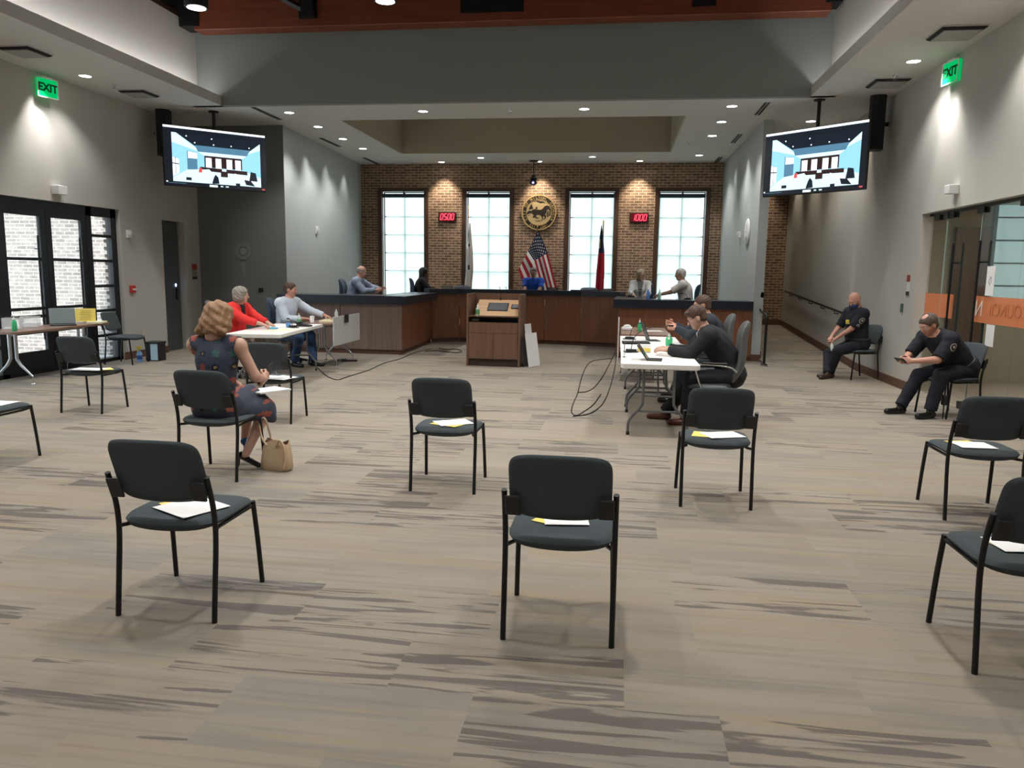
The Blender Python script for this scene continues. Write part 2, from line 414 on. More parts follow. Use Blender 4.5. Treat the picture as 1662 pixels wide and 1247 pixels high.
# ceiling soffit as one mesh with the two openings cut out
q=MB(); T=.16
def slab(x0,y0,x1,y1,z0=ZC,z1=ZC+T): q.box((x0,y0,z0),(x1,y1,z1))
slab(XL,YB,-7.35,CY1+.12); slab(-7.35,YB,CX0,CY1+.12,ZC,ZC+.04); slab(CX0-.03,YB,CX0,CY1,ZC+.04,ZC+T)
slab(3.12,YB,XR,CY1+.12); slab(CX1,YB,3.12,CY1+.12,ZC,ZC+.04); slab(CX1,YB,CX1+.03,CY1,ZC+.04,ZC+T)
slab(XL,CY1+.12,XR,TY0); slab(XL,TY0,TX0,TY1); slab(TX1,TY0,XR,TY1); slab(XL,TY1,XR,YF)
struct(q.build('ceiling', M_ceil))
q=MB(); H=5.3
q.box((TX0-.001,TY0,ZC+.001),(TX0+.03,TY1,H)); q.box((TX1-.03,TY0,ZC+.001),(TX1+.001,TY1,H))
q.box((TX0+.03,TY0-.001,ZC+.001),(TX1-.03,TY0+.03,H)); q.box((TX0+.03,TY1-.03,ZC+.001),(TX1-.03,TY1+.001,H)); q.box((TX0,TY0,H),(TX1,TY1,H+.05))
struct(q.build('ceiling_tray', M_tray))
# coffer side walls (behind the cove ledges), bulkhead, deck
struct(bx('wall_coffer_left', (-7.5,YB,ZC+.02), (-7.38,CY1,5.72), M_cove))
struct(bx('wall_coffer_right', (3.14,YB,ZC+.02), (3.26,CY1,5.72), M_cove))
q=MB(); q.box((-7.5,CY1,ZC),(3.26,CY1+.12,5.0)); q.box((-8.4,CY1,5.0),(4.1,CY1+.12,6.9)); struct(q.build('wall_bulkhead', M_bulk))
q=MB(); q.box((-8.2,YB,5.72),(-7.38,CY1,5.8)); q.box((3.14,YB,5.72),(3.9,CY1,5.8)); q.box((-8.2,YB,6.55),(3.9,CY1,6.65)); q.box((-8.2,YB,5.8),(-8.1,CY1,6.55)); q.box((3.8,YB,5.8),(3.9,CY1,6.55))
struct(q.build('ceiling_wood_deck', M_deck))
struct(bx('wall_coffer_back', (-7.5,YB-.1,ZC), (3.26,YB,6.6), M_bulk))
# right wall: glazed opening Y 5.6..11.56, z 0..2.48
GY0, GY1, GZ = 5.2, 11.56, 2.48
q=MB(); q.box((XR,YB,0),(XR+.16,GY0,ZC)); q.box((XR,GY0,GZ),(XR+.16,GY1,ZC)); q.box((XR,GY1,-.05),(XR+.16,YF,ZC))
struct(q.build('wall_right', M_wall))
struct(bx('wall_back', (XL,YB-.12,0), (XR,YB,ZC), M_wall))
# left wall: door/window opening Y 7.4..12.28 z0..2.57 ; recess Y 13.62..14.37 z0..2.49
q=MB(); LY0,LY1,LZ=6.6,12.39,2.57
q.box((XL-.2,YB,0),(XL,LY0,ZC)); q.box((XL-.2,LY0,LZ),(XL,LY1,ZC)); q.box((XL-.2,LY1,0),(XL,13.62,ZC)); q.box((XL-.2,13.62,2.49),(XL,14.36,ZC)); q.box((XL-.2,14.36,0),(XL,14.9,ZC))
struct(q.build('wall_left', M_wall))
q=MB(); q.box((XL-1.2,14.36,0),(XL-.2,14.5,2.6)); q.box((XL-1.2,13.5,0),(XL-.2,13.62,2.6)); q.box((XL-1.3,13.5,0),(XL-1.2,14.5,2.6)); q.box((XL-1.2,13.6,2.49),(XL-.2,14.4,2.6))
struct(q.build('wall_recess', M_walld))
struct(bx('wall_dark', (XL-.2,14.9,0), (BLX,14.92,ZC), M_walld))
q=MB(); q.prism([(BLX,14.92),(BLX2,YF),(BLX2-.2,YF),(BLX-.2,14.92)],0,ZC); struct(q.build('wall_bay_left', M_bay))
struct(bx('wall_bay_right', (BRX,14.98,0), (BRX+.17,YF,ZC), M_bay))
# brick front wall with four window openings
WIN=[(-5.80,), (-3.50,), (-.775,), (1.525,)]
WW, WZ0, WZ1 = 1.16, .95, 3.70
q=MB(); x=BLX2-.2; Y0,Y1=YF,YF+.3
edges=[x]
for (cx,) in WIN: edges+= [cx-WW/2-.11, cx+WW/2+.11]
edges.append(XR+.16)
for i in range(0,len(edges),2): q.box((edges[i],Y0,0),(edges[i+1],Y1,ZC+.1))
for (cx,) in WIN: q.box((cx-WW/2-.11,Y0,0),(cx+WW/2+.11,Y1,WZ0-.1)); q.box((cx-WW/2-.11,Y0,WZ1+.10),(cx+WW/2+.11,Y1,ZC+.1))
struct(q.build('wall_front', M_brick))
M_mull=mat('window_mullion',(.16,.19,.19),.5)
for i,(cx,) in enumerate(WIN):
    w=thing('window_%d'%(i+1),None,None,(cx,YF,0),kind='structure'); w['kind']='structure'
    f=MB(); h=WW/2
    f.bbox((-h-.11,-.035,WZ0-.1),(-h,.14,WZ1+.1),.006); f.bbox((h,-.035,WZ0-.1),(h+.11,.14,WZ1+.1),.006)
    f.bbox((-h,-.035,WZ1),(h,.14,WZ1+.1),.006); f.bbox((-h,-.05,WZ0-.1),(h,.14,WZ0),.006); f.build('window_frame',M_winwood,w)
    g=MB(); g.box((-.02,.16,WZ0),(.02,.2,WZ1))
    for k in range(1,5):
        z=WZ0+.18+k*(WZ1-WZ0-.35)/5; g.box((-h,.16,z-.013),(h,.2,z+.013))
    g.box((-h,.16,WZ0),(-h+.03,.2,WZ1)); g.box((h-.03,.16,WZ0),(h,.2,WZ1)); g.box((-h,.16,WZ1-.03),(h,.2,WZ1)); g.build('muntin',M_mull,w)
    bx('glass_pane',(-h,.175,WZ0),(h,.181,WZ1),M_glassp,w)
    g=MB(); g.box((-h+.01,.05,WZ1-.15),(h-.01,.13,WZ1-.055)); g.box((-.015,.06,WZ1-.055),(.015,.1,WZ1)); g.build('shade_valance',M_navy,w)
    bx('roller_shade',(-h+.10 if i!=3 else -h+.01,.09,WZ0+.01),(h-.01 if i!=3 else h-.1,.093,WZ1-.15),M_shade,w)
# baseboards
def bb(name,pts,h=.13,zf=None,t=.02,side=1):
    q=MB()
    for (a,b) in zip(pts[:-1],pts[1:]):
        a=np.array(a,float);b=np.array(b,float); d=(b-a)/np.linalg.norm(b-a); n=np.array([-d[1],d[0]])*t*side
        za=zf(a[1]) if zf else 0; zb=zf(b[1]) if zf else 0
        V=[(*a,za),(*b,zb),(*(b+n),zb),(*(a+n),za),(*a,za+h),(*b,zb+h),(*(b+n),zb+h),(*(a+n),za+h)]
        q.add(V,[(0,3,2,1),(4,5,6,7),(0,1,5,4),(1,2,6,5),(2,3,7,6),(3,0,4,7)])
    return struct(q.build(name,M_base))
bb('baseboard_right',[(XR,GY1+.02),(XR,13.9),(XR,YF)],zf=floor_ramp)
bb('baseboard_right_front',[(XR,YB),(XR,GY0)])
bb('baseboard_left',[(XL,12.3),(XL,13.6)],side=-1); bb('baseboard_left_rear',[(XL,YB),(XL,LY0)],side=-1); bb('baseboard_left_far',[(XL,14.38),(XL,14.9)],side=-1)
bb('baseboard_dark',[(XL,14.9),(BLX,14.9)],side=-1)
bb('baseboard_bay',[(BRX-.01,14.98),(BRX+.18,14.98)],side=-1); bb('baseboard_bay_side',[(BRX+.17,14.98),(BRX+.17,YF)],side=-1,zf=floor_ramp)
bb('baseboard_front',[(BRX+.19,YF),(XR,YF)],zf=floor_ramp,side=-1)
# timber beam and steel
bt=thing('timber_beam','orange brown timber beam crossing the raised ceiling in front of the bulkhead','beam',(0,0,5.5))
bx('timber',(-7.12,12.60,0),(2.98,12.90,1.0),M_beam,bt,.012)
q=MB(); q.box((-7.36,12.57,.06),(-7.02,12.93,1.0)); q.build('end_bracket',M_black,bt)
q=MB(); q.box((2.88,12.57,.12),(3.12,12.93,1.0)); q.build('end_bracket',M_black,bt)
for (x0,x1,z0,diag) in ((-5.28,-4.98,.12,True),(-2.62,-1.62,.13,False),(.95,1.3,.12,False)):
    q=MB(); q.box((x0,12.57,z0),(x1,12.6,1.0)); q.box((x0,12.9,z0),(x1,12.93,1.0)); q.box((x0,12.57,.98),(x1,12.93,1.0))
    q.build('steel_plate',M_black,bt)
q=MB(); q.tube([(-5.1,12.50,.2),(-6.6,12.50,.95)],.05,4,smooth=False); q.box((-5.2,12.45,.12),(-5.0,12.57,.95)); q.build('steel_strut',M_black,bt)
# ---- outside the left doors
struct(bx('ground_outside',(-30,-20,-.15),(XL-.2,40,-.05),mat('concrete',(.55,.54,.52),.9)))
struct(bx('ground_front',(-30,YF+.3,-.4),(30,60,-.3),mat('lawn',(.12,.22,.07),.9,var=.3)))
q=MB(); q.box((-14,13.3,-.05),(-9.48,13.6,4.5))
for k in range(66): 
    if k%2: q.box((-9.48,13.3,k*.068),(-9.38,13.6,k*.068+.06))
struct(q.build('wall_outside_brick',M_brickx))
struct(bx('wall_outside_end',(-9.3,13.9,-.05),(-8.7,14.1,4.5),mat('render_pale',(.5,.6,.62),.9)))
# glazed door assembly on the left, set back 0.12
XG=XL-.13
def framebox(q,y0,y1,z0,z1,t=.05): q.box((-t/2,y0,z0),(t/2,y1,z1))
# pane layout
win=thing('window_5',None,None,(XG,0,0),kind='structure'); 
q=MB()
framebox(q,LY0,LY1,2.42,LZ,.10); framebox(q,LY0,LY1,0,.06,.10)
for (a,b) in ((12.25,LY1),(11.63,11.76),(9.70,9.83),(9.0,9.08),(7.9,8.0),(LY0,LY0+.08)): framebox(q,a,b,0,LZ,.10)
for (a,b) in ((11.76,12.25),(9.08,9.70),(8.0,9.0)):
    for z in (2.11,1.70,1.28,.87,.45): framebox(q,a,b,z-.022,z+.022,.07)
q.build('window_frame',M_dkframe,win); bx('glass_pane',(-.005,LY0,0),(.005,LY1,2.5),M_glassp,win)
def glazed_door(name,y0,y1,hinge):
    d=thing(name,None,None,(XG+.02,y0,0),kind='structure'); w=y1-y0; q=MB(); s=.115
    q.box((-.025,0,.02),(.025,s,2.43)); q.box((-.025,w-s,.02),(.025,w,2.43)); q.box((-.025,s,.02),(.025,w-s,.34)); q.box((-.025,s,2.33),(.025,w-s,2.43))
    for z in (1.70,.97,.855): q.box((-.02,s,z-.022),(.02,w-s,z+.022))
    q.build('door_frame',M_dkframe,d); bx('glass_pane',(-.004,s,.34),(.004,w-s,2.33),M_glassp,d)
    q=MB(); y=w-s-.10 if hinge else s+.1; q.tube([(.06,y,.5),(.06,y,2.05)],.014); 
    for z in(.7,1.85): q.tube([(.0,y,z),(.06,y,z)],.01)
    q.build('door_handle',M_dkframe,d)
glazed_door('door_1',9.83,10.73,True); glazed_door('door_2',10.74,11.63,True)
# recess door on the left with an access reader
d=thing('door_3',None,None,(XL-.12,13.62,0),kind='structure')
bx('door_leaf',(-.05,0.0,.01),(0,.70,2.47),mat('door_grey_paint',(.075,.085,.085),.5),d)
q=MB(); q.box((0,.55,.98),(.012,.60,1.2)); q.tube([(.012,.57,1.08),(.05,.57,1.08),(.05,.48,1.08)],.01); q.build('door_handle',M_black,d)
bx('reader_light',(0,.54,1.24),(.01,.575,1.29),mat('reader_lit',(.35,.5,1),.4,emit=5),d)
# ================================================================= CEILING FITTINGS
def spot(name, loc, energy, size=110, blend=.6, color=(1,1,1), parent=None, tgt=None, rad=.05):
    l=D.lights.new(name,'SPOT'); l.energy=energy; l.spot_size=R_(size); l.spot_blend=blend; l.color=color; l.shadow_soft_size=rad
    o=D.objects.new(name,l); COL.objects.link(o); o.location=loc
    if tgt is not None:
        d=Vector(tgt)-Vector(loc); o.rotation_euler=d.to_track_quat('-Z','Y').to_euler()
    if parent is not None: o.parent=parent
    return o
def downlight(x,y,label,group,energy=None,color=COOL,size=112,r=.085,washto=None,z=ZC):
    t=thing('recessed_downlight',label,'ceiling light',(x,y,z),0,group)
    q=MB(); q.lathe([(r+.018,-.001),(r+.018,-.006),(r,-.008),(r-.004,-.002)],n=24); q.build('trim_ring',M_trimr,t)
    q=MB(); q.lathe([(r-.003,-.004),(r-.02,-.006),(.001,-.007)],n=24); q.build('lens',M_lens,t)
    if energy:
        spot('downlight_beam',(0,0,-.03),energy,size,.7,color,t, None if washto is None else (washto[0]-x,washto[1]-y,washto[2]-z))
    return t
names=['nearest the raised ceiling','second from the front','third from the front','farthest back, nearest the brick wall']
for i,y in enumerate((13.75,15.1,16.5,17.8)):
    downlight(-6.0,y,'round recessed downlight in the left row over the dais, '+names[i],'downlights left of the tray',P_DOWN*1.7)
for i,y in enumerate((13.75,15.1,16.55,19.15)):
    downlight(1.76,y,'round recessed downlight in the right row over the dais, '+names[i],'downlights right of the tray',P_DOWN*1.5)
for x,y,w in ((-3.54,13.8,'left'),(-.70,13.8,'right')):
    downlight(x,y,'round recessed downlight in front of the ceiling tray, the %s one of two'%w,'downlights in front of the tray',P_DOWN*1.5)
for x,y,l in ((-4.65,20.03,'washing the brick left of the clock showing 0500'),(-3.5,19.35,'above the second tall window'),(-2.13,20.03,'behind the hanging projector, above the round seal'),(-.75,19.3,'above the third tall window'),(.40,20.03,'washing the brick above the clock showing 1000')):
    wash = y>20
    downlight(x,y,'round recessed downlight by the brick wall, '+l,'downlights along the brick wall',P_WASH*1.7 if wash else P_DOWN*1.8,WARM if wash else COOL,70 if wash else 112,.08,(x,YF+.1,2.6) if wash else None)
for x,y,l,wx in ((-7.95,10.97,'small round recessed downlight beside the left exit sign',XL),(3.70,11.15,'small round recessed downlight beside the right exit sign',XR),(3.75,8.75,'small round recessed downlight at the upper right corner of the photo',XR),(3.35,15.15,'small round recessed downlight over the ramp behind the right screen',XR)):
    downlight(x,y,l,'downlights along the side walls',P_WASH,COOL,112)
# wall-grazing spots without fittings, some added to brighten the dark brick strip
for (x,y,tx,ty,e,c) in ((-8.25,10.6,XL,10.55,60,COOL),(3.90,11.0,XR,10.75,75,COOL),(3.9,8.2,XR,8.0,50,COOL),(3.85,14.3,XR,14.4,30,WARM),(3.85,16.0,XR,16.1,34,WARM),(3.85,17.7,XR,17.8,34,WARM),(3.85,19.4,XR,19.4,34,WARM),(3.4,20.0,3.4,YF,40,WARM),(3.35,15.15,3.4,17.5,40,WARM),(-6.5,18.9,-6.9,18.9,22,COOL),(-6.4,16.2,-6.8,16.2,20,COOL),(-6.45,17.5,-6.85,17.5,16,COOL),(2.2,16.6,BRX,16.6,16,COOL),(2.2,18.3,BRX,18.3,16,COOL)):
    spot('wall_wash_beam',(x,y,ZC-.05),e,62,.9,c,None,(tx,ty,2.4),.03)
# pendants
def pendant(x,y,label,e=1.0,z=4.97):
    t=thing('cylinder_pendant',label,'pendant light',(x,y,z),0,'black cylinder pendants in the raised ceiling')
    q=MB(); q.lathe([(.145,.0),(.15,.01),(.15,.42),(.14,.43)],n=28); q.build('housing',M_black,t)
    q=MB(); q.lathe([(.118,-.002),(.06,-.004),(.001,-.005)],n=28); q.build('lens',M_lens,t)
    q=MB(); q.tube([(0,0,.43),(0,0,1.58)],.015,8); q.build('stem',M_black,t)
    spot('pendant_beam',(0,0,-.03),P_PEND*e,120,.6,COOL,t,rad=.12)
    return t
for (x,y,l) in ((-5.60,10.0,'black cylinder pendant with a lit lens before the left end of the timber beam'),(-3.05,10.0,'black cylinder pendant whose lit lens shows at the top edge, left of centre'),(-.665,10.0,'black cylinder pendant barely showing at the top edge, right of centre')):
    pendant(x,y,l)
for (x,y,l) in ((1.9,10.0,'black cylinder pendant above the right screen, out of frame'),):
    pendant(x,y,l)
for yy,nm,pe in ((7.0,'middle',.9),(4.0,'near',.68),(.4,'rear',.40)):
    for k,x in enumerate((-5.6,-3.05,-.66,1.9)):
        pendant(x,yy,'black cylinder pendant in the %s row of the raised ceiling, number %s from the left'%(nm,('one','two','three','four')[k]),pe)
for y,pe in ((1,.5),(5,.8),(8,1)):
    for x,s in ((-7.9,'left'),(3.7,'right')):
        spot('side_downlight_beam',(x,y,ZC-.04),P_DOWN*pe,112,.7,COOL)
# slot diffusers
for (x,ys,nm) in ((-6.45,((13.26,14.36),(16.35,17.5),(19.2,20.4)),'left'),(2.29,((13.5,14.5),(16.4,17.45),(19.45,20.4)),'right')):
    for k,(a,b) in enumerate(ys):
        q=MB(); q.box((x-.045,a,ZC-.006),(x-.008,b,ZC-.001)); q.box((x+.008,a,ZC-.006),(x+.045,b,ZC-.001))
        tag(q.build('slot_diffuser',M_slot),'thin dark slot air diffuser on the %s side of the dais ceiling, %s'%(nm,('nearest','middle one','farthest back')[k]),'air vent','slot diffusers over the dais')
# square vents
def vent(x,y,label,s=.46):
    t=thing('ceiling_vent',label,'air vent',(x,y,ZC),0,'square vents in the side ceilings'); h=s/2
    q=MB(); q.bbox((-h,-h,-.012),(h,h,-.001),.004); q.build('frame',M_ceil,t)
    q=MB(); q.box((-h+.05,-h+.05,-.05),(h-.05,h-.05,-.036)); q.build('panel',M_vent,t)
    q=MB()
    for k in range(3):
        a=h-.012-.012*k; z=-.014-.008*k
        for (x0,y0,x1,y1) in((-a,-a,a,-a+.006),(-a,a-.006,a,a),(-a,-a,-a+.006,a),(a-.006,-a,a,a)): q.box((x0,y0,z-.012),(x1,y1,z))
    q.build('louvre',M_slot,t)
vent(-7.83,9.65,'square ceiling vent nearest on the left, above the exit sign'); vent(-7.8,12.05,'square ceiling vent behind the left exit sign')
vent(3.72,9.9,'square ceiling vent nearest on the right, above the exit sign',.5); vent(3.74,12.25,'square ceiling vent farther back on the right, over the wall speaker',.5)
# sprinklers and small ceiling bits
def sprinkler(x,y,label,z=ZC):
    t=thing('sprinkler_head',label,'sprinkler',(x,y,z),0,'sprinkler heads')
    q=MB(); q.lathe([(.035,0),(.035,-.006),(.012,-.01),(.010,-.05),(.03,-.055),(.03,-.058)],n=14); q.build('head',M_chrome,t)
sprinkler(-7.86,11.5,'small sprinkler head between the left downlight and vent'); sprinkler(3.72,11.9,'small sprinkler head between the right downlight and vent')
sprinkler(-1.95,13.6,'small sprinkler head in front of the ceiling tray'); sprinkler(1.35,17.2,'small sprinkler head right of the ceiling tray')
# exit signs
def exit_sign(x,y,z,rz,label,lean=0):
    t=thing('exit_sign',label,'exit sign',(x,y,z),rz,'green exit signs')
    bx('wall_arm',(-.03,.02,-.03),(.03,.075,.03),M_white,t)
    bx('sign_box',(-.16,-.025,-.13),(.16,.025,.13),M_exitg,t,.006)
    bx('canopy',(-.08,-.03,.13),(.08,.03,.16),M_white,t,.004)
    text_mesh('EXIT',.155,M_exitk,'lettering',t,Matrix.Translation((0,-.0275,0))@FRONT.to_4x4(),.001,bold=.006)
    q=MB(); q.box((-.17,-.029,-.14),(.17,-.024,-.128)); q.box((-.17,-.029,.128),(.17,-.024,.14)); q.box((-.17,-.029,-.14),(-.158,-.024,.14)); q.box((.158,-.029,-.14),(.17,-.024,.14)); q.build('edge_trim',M_trimr,t)
exit_sign(-8.42,10.75,4.18,R_(78),'green lit EXIT sign high on the left wall'); exit_sign(4.07,10.85,4.18,R_(-80),'green lit EXIT sign high on the right wall, seen at an angle')
# wall speakers
def speaker(x,y,z,rz,label,side):
    t=thing('wall_speaker',label,'speaker',(x,y,z),rz,'black column speakers')
    q=MB(); q.prism([(-.12,-.07),(-.09,-.13),(0,-.15),(.09,-.13),(.12,-.07),(.10,.1),(-.10,.1)],-.42,.42); q.build('cabinet',M_blackp,t)
    q=MB(); q.prism([(-.105,-.085),(-.085,-.136),(0,-.155),(.085,-.136),(.105,-.085)],-.39,.39); q.build('grille',mat('speaker_grille',(.02,.02,.022),.8,bump=.5,bscale=400),t)
    q=MB(); q.box((-.03,.1,-.12),(.03,.16,.12)); q.box((-.02 ,.13,-.03),(side*.24,.17,.03)); q.build('wall_bracket',M_black,t)
speaker(-8.22,13.40,4.02,R_(12),'black column speaker hung on the left wall','',) if False else speaker(-8.22,13.40,4.02,R_(10),'black column speaker hung high on the left wall',-1)
speaker(3.90,13.2,4.0,R_(-10),'black column speaker hung high on the right wall',1)
# screens
def screen(x,y,z,rz,label,side):
    t=thing('ceiling_screen',label,'tv screen',(x,y,z),rz,'ceiling hung screens'); w,h=1.80,1.04
    M=Matrix.Rotation(0,4,'X')
    bx('casing',(-w/2,-.02,-h/2),(w/2,.05,h/2),M_blackp,t,.012)
    q=MB(); q.tube([(0,.06,.0),(0,.06,ZC-z)],.028,10); q.lathe([(.09,ZC-z-.001),(.09,ZC-z-.02),(.03,ZC-z-.03)],(0,.06,0),n=18); q.box((-.2,.05,-.2),(.2,.075,.2)); q.build('ceiling_mount',M_black,t)
    def E(n,c,s=1.0):
        m=mat('screen_'+n,c,.35,emit=s*.62); m.node_tree.nodes['Principled BSDF'].inputs['Base Color'].default_value=(.01,.01,.01,1); return m
    mats=[E('dark',(.012,.02,.035),.4),E('white',(.85,.95,1),1.6),E('sky',(.30,.66,.90),1.2),E('pale',(.62,.85,.95),1.35),E('deep',(.02,.04,.08),.3),E('brown',(.05,.02,.02),.6),E('red',(.8,.1,.1),1.0),E('mid',(.10,.25,.38),1.0),E('olive',(.25,.30,.12),.8)]
    q=MB(); lay=[0]
    def P(pts,m):
        lay[0]+=1; yy=-.0205-.00006*lay[0]
        q.poly([(-w/2+.012+u*(w-.024), yy, h/2-.012-v*(h-.024)) for u,v in pts],m)
    def Rr(u0,v0,u1,v1,m): P([(u0,v0),(u0,v1),(u1,v1),(u1,v0)],m)
    Rr(0,0,1,1,0); Rr(0,0,1,.035,1); Rr(.0,.035,1,.075,4)
    a,b,c,d=.075,.11,.945,.93
    def S(pts,m): P([(a+u*(c-a),b+v*(d-b)) for u,v in pts],m)
    S([(0,0),(0,1),(1,1),(1,0)],2); S([(0,0),(.05,.0),(.28,.30),(.28,.34),(0,.20)],3); S([(1,.04),(.82,.28),(.82,.33),(1,.2)],3)
    S([(.05,0),(.25,.24),(.28,.26),(.86,.26),(1,.06),(1,0)],4); S([(.25,.22),(.28,.35),(.84,.35),(.88,.22)],7)
    S([(.28,.35),(.35,.42),(.78,.42),(.84,.35)],3); S([(.35,.42),(.35,.66),(.78,.66),(.78,.42)],5)
    for u in (.365,.475,.60,.70): S([(u,.46),(u,.67),(u+.065,.67),(u+.065,.46)],1)
    S([(.16,.35),(.16,.74),(.27,.72),(.27,.37)],7); S([(.17,.36),(.17,.50),(.27,.50),(.27,.38)],1)
    S([(.0,.50),(.0,.90),(.07,.82),(.07,.54)],1); S([(0,.62),(0,.64),(.07,.65),(.07,.63)],4); S([(.03,.5),(.03,.86),(.035,.86),(.035,.5)],4)
    S([(.16,.74),(.0,.92),(0,1),(1,1),(1,.80),(.84,.70),(.45,.69)],3); S([(.30,.66),(.30,.74),(.84,.76),(.84,.68)],5)
    S([(.53,.68),(.53,.84),(.61,.84),(.61,.68)],5); S([(.545,.67),(.545,.72),(.595,.72),(.595,.67)],3)
    S([(.30,.72),(.28,.80),(.38,.86),(.44,.78),(.40,.70)],3); S([(.29,.68),(.28,.78),(.32,.78),(.32,.69)],6)
    S([(.69,.74),(.69,.80),(.90,.94),(.94,.90)],1); S([(.88,.68),(.86,.88),(.96,.88),(.94,.70)],4); S([(.80,.86),(.82,.97),(.93,.99),(.88,.88)],4)
    for (u,v,s) in ((.14,.90,.06),(.44,.97,.0),(.70,.95,.05)): 
        if s: S([(u,v),(u,v+.06),(u+s,v+.06),(u+s,v)],4)
    S([(.43,.97),(.45,.86),(.47,.80),(.50,.86),(.51,.99),(.43,1)],4)
    for (u,v) in ((.16,.05),(.44,.06),(.25,.17),(.46,.18),(.66,.17),(.87,.17)): S([(u-.01,v),(u,v+.017),(u+.01,v),(u,v-.017)],1)
    Rr(0,.945,1,1,0); Rr(.42,.95,.50,.985,1); Rr(.53,.955,.555,.975,3); Rr(.58,.955,.61,.975,3); Rr(.955,.955,.985,.978,6)
    Rr(.01,.93,.025,.95,1); Rr(.03,.955,.20,.962,7)
    q.build('display',mats,t)
    return t
screen(-7.30,13.50,3.55,R_(44),'ceiling hung screen on the left showing a view of the same room',-1)
screen(3.02,13.30,3.45,R_(-44),'ceiling hung screen on the right showing a view of the same room',1)
# projector / camera hanging by the brick wall
t=thing('hanging_camera','small black camera hanging on a rod in front of the brick wall','camera',(-2.24,19.9,3.9))
q=MB(); q.tube([(0,0,.08),(0,0,ZC-3.9)],.012,8); q.lathe([(.12,ZC-3.9-.001),(.12,ZC-3.9-.02),(.02,ZC-3.9-.03)],n=18); q.build('rod',M_black,t)
q=MB(); q.bbox((-.08,-.07,-.0),(.08,.07,.09),.02); q.ell((0,0,.12),(.05,.05,.05)); q.build('body',M_blackp,t)
q=MB(); q.ell((0,-.03,-.05),(.10,.08,.06)); q.ell((0,-.10,-.05),(.03,.03,.03),m=1); q.build('lens_head',[M_navy,mat('lens_glow',(.35,.3,.9),.3,emit=1.5)],t)
# ================================================================= THINGS ON WALLS
def clock_board(x,label,digits):
    t=thing('led_clock',label,'digital clock',(x,YF-.03,3.04),0,'red digital clocks on the brick wall')
    bx('housing',(-.235,-.02,-.13),(.235,.03,.13),M_blackp,t,.01)
    bx('screen_window',(-.215,-.024,-.11),(.215,-.02,.11),mat('led_window',(.10,.004,.008),.3,emit=.35),t)
    SEG={'0':'abcdef','1':'bc','5':'afgcd'}; q=MB()
    W_,H_,T_=.062,.15,.014; x0=-.17
    for ch in digits:
        for s in SEG[ch]:
            r={'a':(0,H_/2,W_,1),'g':(0,0,W_,1),'d':(0,-H_/2,W_,1),'f':(-W_/2,H_/4,H_/2,0),'b':(W_/2,H_/4,H_/2,0),'e':(-W_/2,-H_/4,H_/2,0),'c':(W_/2,-H_/4,H_/2,0)}[s]
            cx,cz,ln,hor=r; hx,hz=((ln/2-.003,T_/2) if hor else (T_/2,ln/2-.003))
            V=[]
            for yy in(-.029,-.0245):
                for (a,b) in((-hx,-hz),(hx,-hz),(hx,hz),(-hx,hz)):
                    zz=cz+b; V.append((x0+cx+a+.031+zz*.18,yy,zz))
            q.add(V,[(0,1,2,3),(7,6,5,4),(0,4,5,1),(1,5,6,2),(2,6,7,3),(3,7,4,0)])
        x0+=.098
    q.build('digits',M_ledred,t)
clock_board(-4.59,'red digital clock board reading 0500 on the brick between the left windows','0500')
clock_board(.44,'red digital clock board reading 1000 on the brick between the right windows','1000')
# round seal
t=thing('city_seal','round black and gold seal with a running horse on the brick wall','wall seal',(-2.14,YF-.03,3.16)); Rr_=.455
def disc(r0,r1,y0,y1,q,m=0,n=64):
    V=[];F=[]
    for (r,y) in ((r0,y1),(r0,y0),(r1,y0),(r1,y1)):
        for j in range(n): a=2*math.pi*j/n; V.append((r*math.cos(a),y,r*math.sin(a)))
    for i in range(3):
        for j in range(n): F.append((i*n+j,i*n+(j+1)%n,(i+1)*n+(j+1)%n,(i+1)*n+j))
    q.add(V,F,m)
q=MB(); disc(Rr_,.425,-.03,.02,q); disc(.335,.322,-.03,.02,q); q.build('gold_rim',M_gold,t)
q=MB(); disc(.428,.334,-.018,.02,q); q.build('black_ring',M_sealk,t)
M_seald,N,L,p=nmat('seal_gold_face'); p.inputs['Base Color'].default_value=(.60,.46,.25,1); p.inputs['Roughness'].default_value=.45; p.inputs['Metallic'].default_value=.2
q=MB(); q.lathe([(.001,-.015),(.324,-.015),(.324,.02),(.001,.02)],n=48,rot=rotm(R_(90)),smooth=False); q.build('gold_face',M_seald,t)
def arc_text(txt,r,a0,a1,size,flip=False):
    n=len(txt)
    for i,ch in enumerate(txt):
        if ch==' ': continue
        a=R_(a0+(a1-a0)*i/(n-1)); rot=a-math.pi/2 if not flip else a+math.pi/2
        M=Matrix.Translation((r*math.cos(a),-.020,r*math.sin(a)))@FRONT.to_4x4()@Matrix.Rotation(rot,4,'Z')
        yield ch,M
allm=None
bmj=bmesh.new()
for ch,M in list(arc_text('CITY OF MILTON, GEORGIA',.380,208,-28,.085))+list(arc_text('EST. 2006',.380,236,304,.075,True)):
    o=text_mesh(ch,.088,M_gold,'l',None,M,.002,bold=.002); bmj.from_mesh(o.data); mm=o.data; D.objects.remove(o); D.meshes.remove(mm)
me=D.meshes.new('seal_lettering'); bmj.to_mesh(me); bmj.free(); me.materials.append(M_gold); o=D.objects.new('seal_lettering',me); COL.objects.link(o); o.parent=t
def Z6(x,y): return ((x-388)/197*Rr_, (313-y)/197*Rr_)
